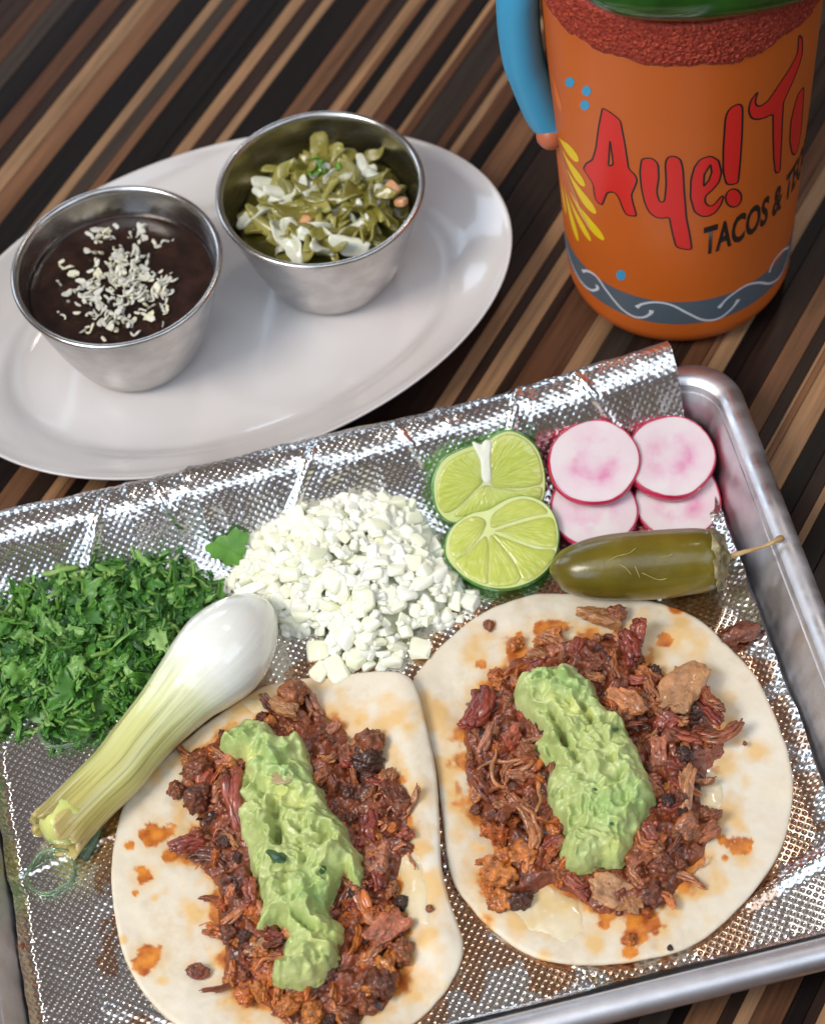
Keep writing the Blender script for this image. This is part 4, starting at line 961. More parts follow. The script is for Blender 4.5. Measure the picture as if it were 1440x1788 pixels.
# ------------------------------------------------------------------ cilantro
def leaf_mat(name, stops):
    M = Mat(name, stops[0][1], .42)
    n1 = M.noise(150, 4); M.link(M.mix(1, M.ramp(M.rand(), stops), M.ramp(n1, [(.3, (.7, .75, .7)), (.7, (1.2, 1.15, 1.1))]), 'MULTIPLY'), 'Base Color')
    M.link(M.bump(n1, .03), 'Normal'); M.set('Transmission Weight', 0.0); M.sss(.15, (.3, 1, .1), .1); return M.m
LEAF = leaf_mat('cilantro_leaf', [(0, (.02, .09, .016)), (.3, (.06, .19, .024)), (.65, (.13, .32, .045)), (1, (.28, .47, .15))])
STEM = leaf_mat('cilantro_stem', [(0, (.12, .26, .04)), (1, (.25, .40, .09))])
def leaf_piece(seed):
    """a cut ribbon of leaf: wavy sheet with toothed edge and a little thickness"""
    r2 = np.random.RandomState(seed); n, mm_ = 16, 7; L = r2.uniform(.6, 1.7); wd = r2.uniform(.08, .20) if seed % 4 else r2.uniform(.22, .34); t = np.linspace(-.5, .5, n)
    cur = r2.uniform(-1.2, 1.2); roll = r2.uniform(-.8, .8)
    V = []
    for i in range(n):
        wi = wd*(1-.75*abs(2*t[i])**3)*(1+.28*math.sin(i*1.7+seed)+.16*r2.uniform(-1, 1))
        wi = max(wi, .03)
        for s_ in np.linspace(-1, 1, mm_):
            xx = t[i]*L+.05*abs(s_)*math.sin(i*2.1+seed); yy = s_*wi+cur*t[i]**2*L
            zz_ = .10*math.sin(t[i]*6+seed)+roll*.22*(s_*wi)**2/wd+.05*math.sin(s_*4+t[i]*8+seed)
            V.append((xx, yy, zz_))
    V = np.array(V); k = len(V); F = grid_faces(mm_, n); W = V-[0, 0, .016]
    F2 = [tuple(a+k for a in f[::-1]) for f in F]
    bd = [i for i in range(mm_)]+[j*mm_+mm_-1 for j in range(1, n)]+[(n-1)*mm_+i for i in range(mm_-2, -1, -1)]+[j*mm_ for j in range(n-2, 0, -1)]
    F3 = [(bd[(i+1) % len(bd)], bd[i], bd[i]+k, bd[(i+1) % len(bd)]+k) for i in range(len(bd))]
    return np.vstack([V, W]), F+F2+F3
leaves = [mesh('cilantro_leaf', *leaf_piece(k), True, [LEAF]) for k in range(21)]
stems = [mesh('cilantro_stem', *strip_var(60+k, rs.uniform(.3, .9), .055, .9, rs.uniform(.1, .8)), True, [STEM]) for k in range(4)]
CP = trace([(-60, 1010), (0, 1000), (60, 962), (130, 945), (210, 932), (270, 905), (300, 905), (335, 955), (370, 1000), (385, 1050), (350, 1090), (310, 1140), (280, 1185), (240, 1225), (200, 1238), (140, 1290), (90, 1295), (70, 1262), (0, 1262), (-70, 1270), (-100, 1120)], .8)
cc_ = CP.mean(0); cil = empty('chopped_cilantro', (cc_[0], cc_[1], FZ)); thing(cil, 'heap of chopped green cilantro in the back corner of the foil', 'herbs')
def heap_h(P, x, y, H, w_):
    d = polydist(np.array([x]), np.array([y]), P)[0]; return H*(1-math.exp(-max(d, 0)/w_)), d
def heap_bed(name, P, H, w_, mat_, parent, seed, amp):
    x0, y0 = P.min(0)-.1; x1, y1 = P.max(0)+.1; st_ = .14
    X, Y = np.meshgrid(np.arange(x0, x1, st_), np.arange(y0, y1, st_)); sh = X.shape; x = X.ravel(); y = Y.ravel(); d = polydist(x, y, P)-.25
    z = FZ+np.where(d > 0, H*(1-np.exp(-np.maximum(d, 0)/w_))*(.75+amp*fbm(xyz(x, y)*1.8, seed, 3)), -.05)
    k2 = (d > -.15).reshape(sh); F = []
    for j in range(sh[0]-1):
        for i in range(sh[1]-1):
            if k2[j, i] and k2[j, i+1] and k2[j+1, i] and k2[j+1, i+1]: F.append((j*sh[1]+i, j*sh[1]+i+1, (j+1)*sh[1]+i+1, (j+1)*sh[1]+i))
    used = sorted({k for f in F for k in f}); mp_ = {k: n for n, k in enumerate(used)}
    V = np.c_[x, y, z][used]-BASE[parent.name]
    o = put(name, mesh(name, V, [tuple(mp_[k] for k in f) for f in F], True, [mat_]), BASE[parent.name], parent=parent); o['kind'] = 'stuff'; return o
heap_bed('cilantro_bed', CP, .75, .9, LEAF, cil, 3, .5)
def scatter(P, n, fn, seed):
    r2 = random.Random(seed); x0, y0 = P.min(0); x1, y1 = P.max(0); k = 0; pts = []
    while k < n:
        best = None
        for _ in range(6):          # spread them: keep the try that is farthest from the rest
            x, y = r2.uniform(x0, x1), r2.uniform(y0, y1)
            if not inpoly(np.array([x]), np.array([y]), P)[0]: continue
            dm = min(((x-a)**2+(y-b)**2 for a, b in pts[-260:]), default=9)
            if best is None or dm > best[0]: best = (dm, x, y)
        if best is None: continue
        pts.append(best[1:]); fn(best[1], best[2], r2); k += 1
def put_cil(x, y, r2):
    h, d = heap_h(CP, x, y, 1.05, .9); q = r2.random()
    z = FZ+.08+h*r2.uniform(.72, 1.12)
    if q < .82: put('cilantro_leaf', r2.choice(leaves), (x, y, z), (r2.gauss(0, .5), r2.gauss(0, .5), r2.uniform(0, 6.3)), r2.uniform(.6, 1.1), cil)
    else: put('cilantro_stem', r2.choice(stems), (x, y, z+.05), (r2.gauss(0, .4), r2.gauss(0, .4), r2.uniform(0, 6.3)), r2.uniform(.8, 1.5), cil)
scatter(CP, 298, put_cil, 4)
def joined_bits(name, P, n, meshes, H, w_, lo, hi, mat_, parent, seed, spread):
    VV, FF = [], []; r3 = random.Random(seed); k = 0; cache = [(np.array([v.co[:] for v in m_.vertices])/S, [tuple(p.vertices) for p in m_.polygons]) for m_ in meshes]
    while k < n:
        x, y = r3.uniform(P[:, 0].min()-.4, P[:, 0].max()+.4), r3.uniform(P[:, 1].min()-.4, P[:, 1].max()+.4)
        dd = polydist(np.array([x]), np.array([y]), P)[0]
        if dd < -spread*r3.random()**2: continue
        v_, f_ = r3.choice(cache); R_ = np.array(Euler((r3.gauss(0, .55), r3.gauss(0, .55), r3.uniform(0, 6))).to_matrix())
        vv = v_@R_.T*r3.uniform(lo, hi)+np.array([x, y, FZ+.09+H*(1-math.exp(-max(dd, 0)/w_))*r3.uniform(.85, 1.08)])
        k0 = len(VV); VV += vv.tolist(); FF += [tuple(i+k0 for i in f) for f in f_]; k += 1
    o = put(name, mesh(name, np.array(VV)-BASE[parent.name], FF, True, [mat_]), BASE[parent.name], parent=parent); o['kind'] = 'stuff'
LEAFB = leaf_mat('cilantro_shred', [(0, (.05, .17, .024)), (1, (.07, .22, .03))]); STEMB = leaf_mat('cilantro_stalk', [(0, (.13, .27, .045)), (1, (.2, .34, .07))])
joined_bits('cilantro_shreds', CP, 520, leaves, 1.0, .9, .3, .65, LEAFB, cil, 31, .55)
joined_bits('cilantro_stalks', CP, 130, stems, 1.06, .9, .6, 1.2, STEMB, cil, 32, .4)
# a flat whole leaf by the onion
t = np.linspace(0, 2*np.pi, 60, endpoint=False); rr_ = .62*(1+.16*np.sin(3*t)+.10*np.sin(8*t)); V = []
for k in np.linspace(.02, 1, 8): V += np.c_[k*rr_*np.cos(t), .8*k*rr_*np.sin(t), .10*(k*k)*np.sin(2*t)+.05].tolist()
lf = put('cilantro_leaf', mesh('cilantro_leaf', V, grid_faces(60, 8, True), True, [LEAF]), at(400, 958, FZ+.85), (.45, .1, .4)); thing(lf, 'single flat cilantro leaf on the foil between cilantro heap and onion', 'leaf')

# ------------------------------------------------------------------ diced onion
M = Mat('raw_onion', (.78, .80, .66), .22, Coat_Weight=.4, Coat_Roughness=.1)
M.link(M.mix(.5, M.ramp(M.rand(), [(0, (.90, .90, .60)), (.5, (.94, .94, .74)), (1, (.96, .95, .84))]), M.ramp(M.noise(60, 3), [(.35, (.90, .92, .72)), (.65, (.94, .94, .84))])), 'Base Color')
M.link(M.bump(M.noise(140, 3), .02), 'Normal'); M.sss(.5, (1, 1, .8), .15); DICE = M.m; DICEB = flat('onion_base', (.90, .91, .72), .3)
def dice_var(seed):
    """a knife-cut bit of onion: an irregular little block with slightly rounded edges"""
    r2 = np.random.RandomState(seed); bm = bmesh.new(); dims = np.array([r2.uniform(.22, .36), r2.uniform(.18, .30), r2.uniform(.11, .21)])
    for sx in (-1, 1):
        for sy in (-1, 1):
            for sz in (-1, 1): bm.verts.new(np.array([sx, sy, sz])*dims*r2.uniform(.5, 1.12, 3))
    for _ in range(3): bm.verts.new(dims*r2.uniform(-1.05, 1.05, 3))
    bmesh.ops.convex_hull(bm, input=bm.verts[:]); bmesh.ops.delete(bm, geom=[v for v in bm.verts if not v.link_faces], context='VERTS')
    bmesh.ops.dissolve_limit(bm, angle_limit=.2, verts=bm.verts[:], edges=bm.edges[:])
    bmesh.ops.bevel(bm, geom=bm.edges[:], offset=.075, segments=3, profile=.6, affect='EDGES', clamp_overlap=True)
    bm.verts.ensure_lookup_table(); bm.verts.index_update()
    V = np.array([v.co[:] for v in bm.verts]); F = [tuple(v.index for v in f.verts) for f in bm.faces]; bm.free()
    V[:, 2] += .5*V[:, 0]**2*r2.choice((-1, 1))
    return V, F
dice = [mesh('onion_dice', *dice_var(k), True, [DICE]) for k in range(16)]
OP = trace([(398, 1005), (425, 950), (440, 905), (480, 862), (560, 838), (640, 832), (715, 858), (765, 930), (800, 1000), (792, 1055), (730, 1085), (700, 1125), (650, 1150), (590, 1148), (570, 1125), (578, 1095), (530, 1085), (490, 1080), (440, 1040)], .9)
oc_ = OP.mean(0); oni = empty('diced_onion', (oc_[0], oc_[1], FZ)); thing(oni, 'heap of diced raw white onion on the foil between cilantro and limes', 'onion')
heap_bed('onion_bed', OP, 1.24, .8, DICEB, oni, 8, .4)
joined_bits('onion_bits', OP, 380, dice, 1.36, .95, .4, .75, DICE, oni, 21, .45)
def put_on(x, y, r2):
    h, d = heap_h(OP, x, y, 1.35, .95); z = FZ+.12+h*r2.uniform(.80, 1.08)
    put('onion_dice', r2.choice(dice), (x, y, z), (r2.uniform(-.7, .7), r2.uniform(-.7, .7), r2.uniform(0, 6.3)), r2.choice((.7, .8, .9, 1.0, 1.1, 1.25)), oni)
scatter(OP, 300, put_on, 14)
lp = [(555, 1138, 'white onion dice alone on the bare foil above the spotted tortilla'), (737, 1133, 'white onion dice alone on the foil where the two tortillas meet'), (818, 1050, 'white onion dice beside the lower lime wedge'), (560, 1172, 'onion dice half tucked under the top of the spotted tortilla'), (590, 1176, 'onion dice at the top edge of the spotted tortilla, nearer the onion heap')]
for k, (x, y, lab) in enumerate(lp):
    o = put('onion_dice', dice[k], at(x, y, FZ+.2), (.1, .1, k*1.3), 1.35); thing(o, lab, 'onion', 'loose onion dice around the heap')
o = put('onion_sliver', mesh('onion_sliver', *strip_var(88, 1.5, .2, .4, .5), True, [DICE]), at(450, 1022, 1.0), (.1, -.1, .25)); thing(o, 'pale onion sliver lying above the spring onion bulb', 'onion')

# ------------------------------------------------------------------ spring onion
SPX = [(452, 1062, 10), (446, 1070, 32), (432, 1088, 55), (410, 1115, 72), (385, 1145, 78), (355, 1175, 72), (325, 1205, 62), (292, 1242, 54), (265, 1272, 50), (235, 1308, 48), (206, 1345, 47), (165, 1385, 46), (125, 1426, 47), (96, 1458, 49)]
pts = np.array([[*at(x, y, FZ+.95), r/57.0] for x, y, r in SPX]); zc = FZ+.03+pts[:, 3]*.92
pts = np.array([[*at(SPX[i][0], SPX[i][1], zc[i]), pts[i, 3]] for i in range(len(SPX))])
Q = smooth_path(pts, 90)
V, F = tube(Q[:, :3], Q[:, 3], 56, caps=False)
tt = np.repeat(np.linspace(0, 1, 90), 56); an = np.tile(np.arange(56)/56*6.283, 90); ctr = np.repeat(Q[:, :3], 56, 0)
rib = 1+.012*np.sin(an*9+2*tt)*np.clip(tt*2-.5, 0, 1)+.025*fbm(np.c_[np.cos(an)*1.2, np.sin(an)*1.2, tt*5], 4)+np.clip((tt-.93)/.07, 0, 1)*.10*vnoise(np.c_[np.cos(an)*3, np.sin(an)*3, tt*0], 7)
V = ctr+(V-ctr)*rib[:, None]
dirE = (Q[-1, :3]-Q[-4, :3]); dirE /= np.linalg.norm(dirE)
V += dirE*(np.clip((tt-.90)/.10, 0, 1)*(.30*vnoise(np.c_[np.cos(an)*1.8, np.sin(an)*1.8, tt*0], 9)+.18*vnoise(np.c_[np.cos(an)*5, np.sin(an)*5, tt*0], 12)))[:, None]
# inner side of the cut sheath
k0 = len(V); last = V[-56:]; inn = []
for s_, back_ in ((.86, .0), (.80, .25), (.70, .7)): inn.append(Q[-1, :3]+(last-Q[-1, :3])*s_-dirE*back_)
V = np.vstack([V]+inn); F = F+[(k0-56+r*56+i, k0-56+r*56+(i+1) % 56, k0-56+(r+1)*56+(i+1) % 56, k0-56+(r+1)*56+i) for r in range(3) for i in range(56)]+[tuple(range(len(V)-56, len(V)))]
F.append(tuple(range(56))[::-1])
M = Mat('spring_onion_skin', (.8, .8, .7), .20, Coat_Weight=.5, Coat_Roughness=.08)
al = M.attr('along'); st_n = M.n('TexNoise', {'Vector': M.n('CombineXYZ', {0: M.math('MULTIPLY', M.attr('around'), 26.0), 1: M.math('MULTIPLY', al, 2.5)}).outputs[0], 'Scale': 1.0, 'Detail': 5}).outputs['Fac']
base = M.ramp(al, [(0, (.78, .72, .55)), (.06, (.83, .82, .77)), (.36, (.83, .83, .77)), (.46, (.72, .74, .48)), (.6, (.62, .62, .28)), (.82, (.56, .53, .19)), (.94, (.50, .42, .13)), (1, (.52, .40, .16))])
fib_ = M.ramp(st_n, [(.36, (.66, .66, .50)), (.5, (1, 1, 1)), (.68, (1.12, 1.12, 1.02))])
M.link(M.mix(M.ramp(al, [(.38, (0, 0, 0)), (.55, (.9, .9, .9))]), base, M.mix(1, base, fib_, 'MULTIPLY')), 'Base Color')
M.link(M.bump(st_n, .02), 'Normal'); M.sss(.35, (1, .95, .6), .35)
M.link(M.ramp(al, [(.3, (.16, .16, .16)), (.6, (.32, .32, .32))]), 'Roughness')
so = empty('spring_onion', (Q[40, 0], Q[40, 1], FZ)); thing(so, 'grilled spring onion with white bulb and pale green stalk lying across the foil', 'spring onion')
me = mesh('bulb_and_stalk', V-BASE[so.name], F, True, [M.m])
set_attr(me, 'along', np.r_[tt, np.ones(56*3)*.97]); set_attr(me, 'around', np.r_[np.abs(an/6.283-.5)*2, np.tile(np.abs(np.arange(56)/56-.5)*2, 3)])
put('bulb_and_stalk', me, BASE[so.name], parent=so)
M = Mat('onion_core', (.55, .60, .14), .3); M.link(M.ramp(M.noise(120, 3), [(.3, (.46, .50, .09)), (.7, (.66, .68, .24))]), 'Base Color'); M.sss(.3, (1, 1, .4), .2); M.link(M.bump(M.noise(120, 3), .03), 'Normal')
cp_ = smooth_path(np.array([Q[-12, :3], Q[-6, :3]+[0, 0, .22], Q[-1, :3]+dirE*.25+[0, 0, .16]]), 16)
V, F = tube(cp_, .62*np.r_[np.ones(11), .97, .92, .82, .65, .35], 20); V += .05*np.c_[vnoise(V*3, 1), vnoise(V*3, 2), vnoise(V*3, 3)]
put('core', mesh('core', V-BASE[so.name], F, True, [M.m]), BASE[so.name], parent=so)
V, F = tube(smooth_path(np.array([Q[0, :3]+[-.03, -.02, 0], Q[0, :3]+[.04, .10, -.03], Q[0, :3]+[.10, .16, -.1]]), 8), np.linspace(.16, .05, 8), 10)
put('root_stub', mesh('root_stub', V-BASE[so.name], F, True, [flat('root', (.60, .52, .36))]), BASE[so.name], parent=so)
# thin translucent rings of sliced stalk
M = Mat('sliced_ring', (.42, .56, .36), .15); M.set('Transmission Weight', .75); M.set('IOR', 1.34); RING = M.m
def ring(x, y, R, sq, rz, label, h=.16):
    t = np.linspace(0, 2*np.pi, 48, endpoint=False); V = []
    for rr2, zz_ in ((1, 0), (1.03, h*.5), (1, h), (.90, h), (.88, h*.5), (.90, 0), (1, 0)):
        r = R*rr2*(1+.06*np.sin(2*t+1)+.03*np.sin(5*t)); V += np.c_[r*np.cos(t), sq*r*np.sin(t), zz_+0*t+.03*np.sin(t*2)].tolist()
    o = put('onion_ring', mesh('onion_ring', V, grid_faces(48, 7, True), True, [RING]), at(x, y, FZ+.03), (0, 0, rz)); thing(o, label, 'onion ring', 'thin green onion rings on the foil')
ring(90, 1525, .70, 1.0, .4, 'thin translucent green ring lying on bare foil at the cut stalk end')
ring(118, 1275, .80, .8, .1, 'thin translucent green ring at the lower edge of the cilantro heap')
o = put('onion_green', mesh('onion_green', *strip_var(95, 1.3, .26, .3, .4), True, [RING]), at(158, 1462, FZ+.12), (0, 0, 1.1)); thing(o, 'short green onion sliver half under the cut stalk end', 'onion')

# ------------------------------------------------------------------ limes
M = Mat('lime_peel', (.07, .24, .02), .28, Coat_Weight=.3, Coat_Roughness=.15)
M.link(M.ramp(M.noise(60, 3), [(.35, (.045, .19, .012)), (.65, (.12, .34, .035))]), 'Base Color'); M.link(M.bump(M.n('TexVoronoi', {'Scale': 900, 'Vector': M.coord()}).outputs[0], .015), 'Normal'); PEEL = M.m
M = Mat('lime_pith', (.74, .80, .48), .45); M.link(M.ramp(M.noise(130, 3), [(.3, (.62, .68, .22)), (.7, (.72, .77, .36))]), 'Base Color'); M.link(M.bump(M.noise(200, 3), .02), 'Normal'); M.sss(.3, (1, 1, .5), .2); PITH = M.m
M = Mat('lime_flesh', (.50, .62, .12), .14, Coat_Weight=.6, Coat_Roughness=.06)
fa_, fr_ = M.attr('ray'), M.attr('reach')
vn = M.n('TexVoronoi', {'Vector': M.n('CombineXYZ', {0: M.math('MULTIPLY', fa_, 9.0), 1: M.math('MULTIPLY', fr_, 2.3)}).outputs[0], 'Scale': 1.0})
M.link(M.mix(.55, M.ramp(M.noise(70, 3), [(.35, (.50, .57, .09)), (.65, (.66, .70, .20))]), M.ramp(vn.outputs['Distance'], [(.0, (.66, .70, .24)), (.5, (.58, .63, .15)), (.9, (.50, .57, .10))])), 'Base Color')
M.link(M.bump(vn.outputs['Distance'], .018), 'Normal'); M.sss(.6, (.8, 1, .25), .35); M.set('Subsurface Anisotropy', .3); FLESH = M.m
def lime(face_px, core, segs, cxy, z0, tilt, turn, depth, label, extra=()):
    """cut face on a tilted plane, rounded peel below it, the segments proud of the pith"""
    p0 = at(*cxy, z0); n = np.array([math.sin(tilt)*math.sin(turn), -math.sin(tilt)*math.cos(turn), math.cos(tilt)])
    e1 = np.cross([0, 1, 0], n); e1 /= np.linalg.norm(e1); e2 = np.cross(n, e1)
    def loc(pts): 
        P = np.array([on_plane(x, y, p0, n) for x, y in pts])-p0; return np.c_[P@e1, P@e2]
    def world(U, h): return np.outer(U[:, 0], e1)+np.outer(U[:, 1], e2)+np.outer(np.broadcast_to(h, len(U)), n)
    O = closed_path(loc(face_px), 96); cen = O.mean(0)
    e = empty('lime_wedge', p0); thing(e, label, 'lime', 'lime wedges between onion and radish')
    V = []; lv = [(.975, .010), (.99, .004), (1.0, -.03), (1.012, -.10)]+[(math.sqrt(max(1-(k/9)**2, 0))*1.012*.97+.03*(1-k/9), -.10-depth*(k/9)) for k in range(1, 9)]+[(.12, -.1-depth*.985)]
    for s_, h in lv: V += world(cen+(O-cen)*s_, h).tolist()
    F = grid_faces(96, len(lv), True)+[tuple(range(len(V)-96, len(V)))]
    put('peel', mesh('peel', V, [f[::-1] for f in F], True, [PEEL]), p0, parent=e)
    V = []; rg = [(1e-3, .005), (.3, .005), (.6, .004), (.9, .002), (.978, .010)]
    for s_, h in rg: V += world(cen+(O-cen)*s_, h).tolist()
    put('pith', mesh('pith', V, grid_faces(96, len(rg), True), True, [PITH]), p0, parent=e)
    C = loc([core])[0]
    for sg in segs:
        Q = closed_path(loc(sg), 60); c2_ = Q.mean(0); V = []; rg = [(1e-3, .034), (.35, .034), (.65, .033), (.85, .030), (.95, .020), (1.0, .004), (1.0, -.05)]
        Q = c2_+(Q-c2_)*1.07; U = np.vstack([c2_+(Q-c2_)*s_ for s_, h in rg]); H = np.repeat([h for _, h in rg], 60)
        H = H+.018*fbm(np.c_[U*3, 0*U[:, :1]], int(sg[0][0]))*(H > .015)
        me = mesh('segment', world(U, H), grid_faces(60, len(rg), True), True, [FLESH])
        dlt = U-C; a_ = np.arctan2(dlt[:, 1], dlt[:, 0]); am = np.arctan2(*(c2_-C)[::-1]); a_ = (a_-am+math.pi) % (2*math.pi)-math.pi
        set_attr(me, 'ray', a_*1.6+int(sg[0][0])); set_attr(me, 'reach', np.hypot(*dlt.T)*1.5)
        put('segment', me, p0, parent=e)
    for ex in extra:
        Q = closed_path(loc(ex), 40); c2_ = Q.mean(0); V = np.vstack([world(c2_+(Q-c2_)*s_, h) for s_, h in ((1e-3, .06), (.6, .055), (.9, .045), (1, .0))])
        put('pith_core', mesh('pith_core', V, grid_faces(40, 4, True), True, [PITHW]), p0, parent=e)
    return e
M = Mat('white_pith', (.82, .82, .68), .5); M.link(M.bump(M.noise(190, 4), .06), 'Normal'); M.sss(.3, (1, 1, .7), .2); PITHW = M.m
lime([(755, 850), (762, 820), (775, 800), (800, 786), (828, 776), (848, 772), (866, 758), (890, 751), (915, 760), (938, 782), (950, 815), (953, 850), (945, 880), (915, 898), (870, 905), (820, 910), (785, 912), (762, 890)], (848, 842),
     [[(767, 850), (774, 822), (790, 804), (815, 792), (832, 790), (840, 808), (842, 838), (825, 858), (798, 884), (778, 892), (766, 876)], [(862, 776), (880, 762), (902, 763), (925, 778), (940, 806), (944, 838), (930, 846), (900, 850), (862, 846), (856, 820), (858, 795)], [(845, 850), (870, 854), (905, 857), (940, 852), (938, 872), (912, 888), (868, 894), (826, 898), (798, 900), (812, 880)]],
     (852, 835), 1.6, math.radians(42), .15, .8, 'lime wedge behind, with a white pith notch at its top', [[(824, 772), (840, 776), (846, 768), (858, 772), (856, 800), (858, 838), (848, 844), (840, 836), (838, 806)]])
lime([(776, 965), (780, 935), (796, 912), (822, 896), (850, 890), (868, 880), (892, 868), (920, 865), (948, 875), (968, 898), (976, 930), (972, 965), (955, 996), (925, 1018), (885, 1029), (845, 1025), (810, 1008), (788, 988)], (850, 915),
     [[(787, 955), (790, 932), (804, 914), (826, 904), (842, 908), (846, 918), (836, 938), (812, 965), (796, 972)], [(797, 980), (815, 968), (838, 945), (848, 940), (852, 960), (850, 1005), (846, 1018), (815, 1003)], [(856, 940), (866, 945), (890, 975), (906, 1002), (900, 1016), (880, 1021), (855, 1019), (855, 985)], [(864, 936), (880, 940), (930, 958), (965, 962), (958, 982), (938, 1003), (914, 1010), (896, 976)], [(866, 928), (880, 930), (930, 950), (966, 954), (969, 935), (964, 910), (950, 905), (910, 914)], [(862, 920), (884, 914), (930, 900), (952, 896), (944, 884), (920, 873), (896, 876), (872, 890), (860, 904)]],
     (876, 950), 1.0, math.radians(16), .1, .72, 'lime wedge in front, overlapping the other and showing six juicy segments')

# ------------------------------------------------------------------ radish slices
M = Mat('radish_flesh', (.82, .76, .74), .24, Coat_Weight=.3, Coat_Roughness=.12)
n1 = M.noise(60, 4, rough=.6, vec=M.n('VectorMath', {0: M.coord(), 1: M.n('CombineXYZ', {0: M.rand(), 1: M.rand()}).outputs[0]}, operation='ADD').outputs[0])
rd = M.attr('reach')
pk = M.math('MULTIPLY', M.ramp(n1, [(.42, (0, 0, 0)), (.66, (1, 1, 1))]), M.ramp(rd, [(.1, (.35, .35, .35)), (.42, (1, 1, 1)), (.66, (.3, .3, .3)), (.9, (.12, .12, .12)), (1, (.6, .6, .6))]))
M.link(M.mix(M.math('MULTIPLY', pk, .8), M.ramp(M.noise(45, 3), [(.3, (.76, .62, .65)), (.7, (.82, .75, .74))]), (.70, .13, .36)), 'Base Color')
M.link(M.bump(M.noise(150, 3), .012), 'Normal'); M.sss(.35, (1, .75, .75), .25); RFL = M.m
M = Mat('radish_skin', (.52, .006, .055), .25, Coat_Weight=.4, Coat_Roughness=.1); M.link(M.ramp(M.noise(90, 3), [(.3, (.40, .004, .04)), (.7, (.62, .02, .09))]), 'Base Color'); M.sss(.1, (1, .2, .3), .1); RSK = M.m
def radish(cx, cy, z, rx, ry, th, tilt, turn, label, seed):
    p0 = at(cx, cy, z); n = np.array([math.sin(tilt)*math.sin(turn), -math.sin(tilt)*math.cos(turn), math.cos(tilt)])
    def onp(x, y): return on_plane(x, y, p0, n)-p0
    e1 = np.cross([0, 1, 0], n); e1 /= np.linalg.norm(e1); e2 = np.cross(n, e1)
    K = 72; O = np.array([onp(cx+rx*math.cos(a), cy+ry*math.sin(a)) for a in np.linspace(0, 2*np.pi, K, endpoint=False)]); O = np.c_[O@e1, O@e2]
    if np.cross(O[0], O[1]) < 0: O = O[::-1]
    ta = np.linspace(0, 6.283, K, endpoint=False); O *= (1+.02*np.sin(2*ta+seed)+.012*np.sin(5*ta+seed))[:, None]
    e = empty('radish_slice', p0); thing(e, label, 'radish', 'radish slices in the pan corner')
    def world(U, h): return np.outer(U[:, 0], e1)+np.outer(U[:, 1], e2)+np.outer(np.broadcast_to(h, len(U)), n)
    rg = [1e-3]+[k/22 for k in range(1, 22)]+[.955, .962]; V = []
    for s_ in rg: V += world(O*s_, .02-.01*s_+.012*fbm(np.c_[O*s_*.8, 0*O[:, :1]], seed)).tolist()
    me = mesh('flesh', V, grid_faces(K, len(rg), True), True, [RFL]); set_attr(me, 'reach', np.repeat(rg, K)); put('flesh', me, p0, parent=e)
    V = []; raw = [(.957, -.02), (.960, .012), (.985, .008), (1.0, -.02), (1.02, -th*.5), (1.0, -th), (.96, -th-.01), (.5, -th), (.001, -th)]
    jit = 1+.008*vnoise(np.c_[np.cos(ta)*9, np.sin(ta)*9, 0*ta], seed)
    for q, (s_, h) in enumerate(raw): V += world(O*(s_*(jit[:, None] if q < 3 else 1)), h).tolist()
    put('skin', mesh('skin', V, grid_faces(K, len(raw), True), True, [RSK]), p0, parent=e)
radish(1037, 888, .85, 76, 70, .22, .25, .2, 'radish slice tucked beneath, touching the jalapeno and the front lime wedge', 3)
radish(1183, 872, .60, 77, 70, .20, .25, .2, 'radish slice tucked beneath, nearest the stem end of the jalapeno', 4)
radish(1172, 797, 1.33, 76, 73, .36, .24, .5, 'pale radish slice on top, against the pan wall, with a thick red edge', 2)
radish(1037, 806, 1.62, 79, 75, .22, .25, .1, 'radish slice on top with pink flecks, nearest the lime wedges', 1)

# ------------------------------------------------------------------ pickled jalapeno
JPX = [(964, 1008, 6), (968, 1006, 18), (978, 1003, 31), (1000, 998, 43), (1040, 993, 52), (1090, 989, 56), (1150, 985, 57), (1200, 981, 56), (1232, 978, 53), (1250, 977, 46), (1258, 976, 34), (1260, 976, 16)]
Q = np.array([[*at(x, y, FZ+.25+r/57.0*.98+.12), r/57.0] for x, y, r in JPX]); Q[:, 2] = np.linspace(FZ+1.0, FZ+1.12, len(Q))
Q = np.array([[*at(JPX[i][0], JPX[i][1], Q[i, 2]), Q[i, 3]] for i in range(len(Q))]); Q = smooth_path(Q, 60)
V, F = tube(Q[:, :3], np.maximum(Q[:, 3], .02), 44); V = np.array(V); V *= 1; c0 = Q[30, :3]; V += .03*np.c_[vnoise(V*.9, 1), vnoise(V*.9, 2), vnoise(V*.9, 3)]
M = Mat('pickled_skin', (.20, .16, .012), .3, Coat_Weight=.35, Coat_Roughness=.16)
base = M.ramp(M.noise(40, 4), [(.3, (.085, .066, .004)), (.5, (.145, .108, .006)), (.7, (.22, .165, .014))])
M.link(M.mix(M.math('MULTIPLY', M.ramp(M.noise(26, 4, rough=.65), [(.56, (0, 0, 0)), (.70, (1, 1, 1))]), .5), base, (.25, .17, .03)), 'Base Color'); M.link(M.bump(M.math('ADD', M.noise(70, 4), M.math('MULTIPLY', M.noise(300, 3), .25)), .06), 'Normal'); M.sss(.2, (1, .8, .1), .2)
ja = empty('jalapeno', (c0[0], c0[1], FZ)); thing(ja, 'whole pickled olive green jalapeno lying between radishes and tortilla', 'pepper')
put('pepper_body', mesh('pepper_body', V-BASE[ja.name], F, True, [M.m]), BASE[ja.name], parent=ja)
M = Mat('calyx', (.19, .14, .05), .6); M.link(M.ramp(M.noise(260, 4, rough=.7), [(.3, (.07, .05, .015)), (.5, (.22, .17, .07)), (.7, (.45, .38, .22))]), 'Base Color'); M.link(M.bump(M.noise(240, 4), .1), 'Normal')
jd = Q[-1, :3]-Q[-10, :3]; jd /= np.linalg.norm(jd)
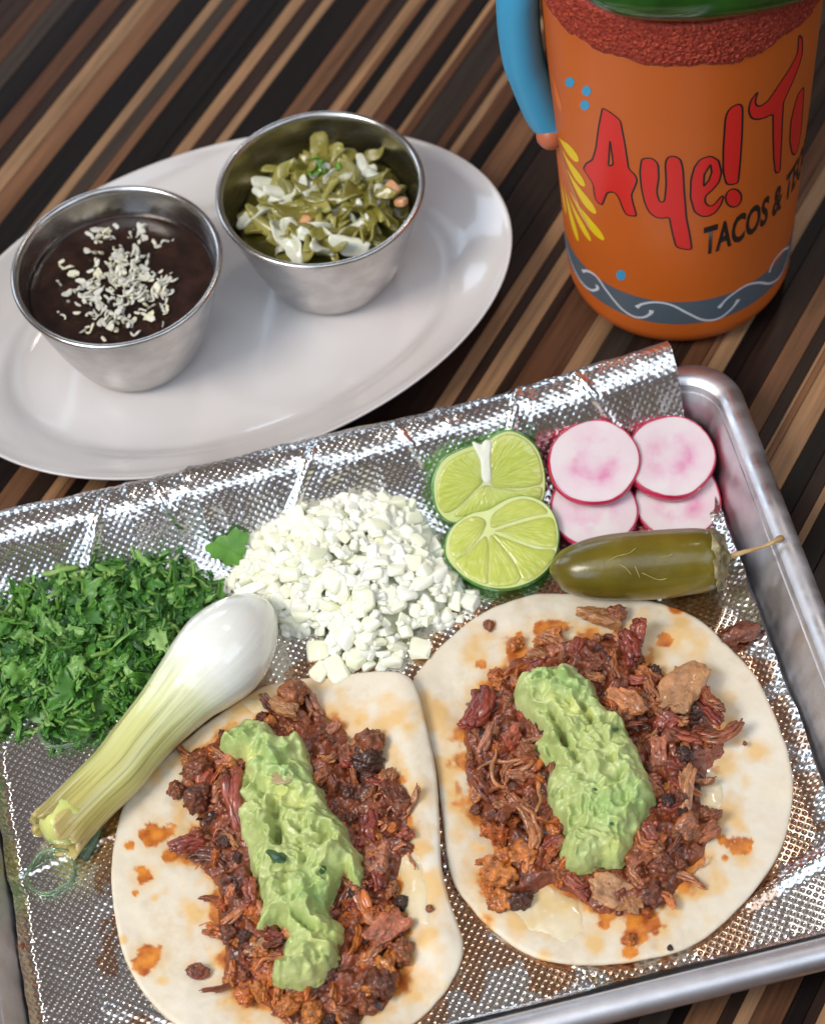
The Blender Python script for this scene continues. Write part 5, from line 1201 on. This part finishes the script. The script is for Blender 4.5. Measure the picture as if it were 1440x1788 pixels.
cal = np.array([Q[-7, :3]-jd*.05, Q[-5, :3]+jd*.05, Q[-3, :3]+jd*.12, Q[-1, :3]+jd*.16, Q[-1, :3]+jd*.22]); V, F = tube(smooth_path(cal, 16), np.r_[np.linspace(.93, .90, 5), np.linspace(.86, .62, 6), np.linspace(.45, .08, 5)], 30); V += .10*np.c_[vnoise(V*5, 4), vnoise(V*5, 5), vnoise(V*5, 6)]
put('calyx', mesh('calyx', V-BASE[ja.name], F, True, [M.m]), BASE[ja.name], parent=ja)
M = Mat('stem', (.42, .28, .12), .55); M.link(M.ramp(M.noise(120, 3), [(.35, (.30, .17, .06)), (.65, (.55, .38, .17))]), 'Base Color')
sp_ = smooth_path(np.array([Q[-1, :3]+jd*.1, at(1290, 967, 1.75), at(1330, 955, 2.15), at(1355, 944, 2.36), at(1368, 938, 2.42)]), 24)
V, F = tube(sp_, np.r_[np.linspace(.09, .055, 16), np.linspace(.055, .065, 5), .10, .11, .07], 10); V += .015*np.c_[vnoise(V*6, 4), vnoise(V*6, 5), vnoise(V*6, 6)]
put('stem', mesh('stem', V-BASE[ja.name], F, True, [M.m]), BASE[ja.name], parent=ja)

SCAR = flat('dry_scar', (.36, .29, .10), .5)
def on_pepper(x, y, lift=.012):
    """nearest point of the pepper's skin along the line of sight"""
    d = _F*FPX+_R*(x-720)-_U*(y-894); d /= np.linalg.norm(d); t = np.linspace(DIST-8, DIST+8, 3000); P = _C+t[:, None]*d
    k = np.argmin(np.linalg.norm(P[:, None]-Q[None, ::3, :3], axis=2), 1); f = np.linalg.norm(P-Q[::3][k, :3], axis=1)-Q[::3][k, 3]-lift
    i = np.where(f < 0)[0]; return P[i[0]] if len(i) else P[np.argmin(f)]
for line in (((1052, 985), (1075, 972), (1098, 966), (1112, 955)), ((1080, 985), (1092, 992), (1102, 1004)), ((1108, 988), (1114, 1002), (1117, 1010)), ((1150, 975), (1176, 968)), ((1120, 1000), (1148, 1012), (1165, 1010))):
    L_ = smooth_path(np.array([on_pepper(x, y) for x, y in line]), 14); V, F = tube(L_, np.r_[.005, np.full(12, .014), .005]*(1+.5*vnoise(L_*9, 2)), 6)
    put('scar', mesh('scar', V-BASE[ja.name], F, True, [SCAR]), BASE[ja.name], parent=ja)
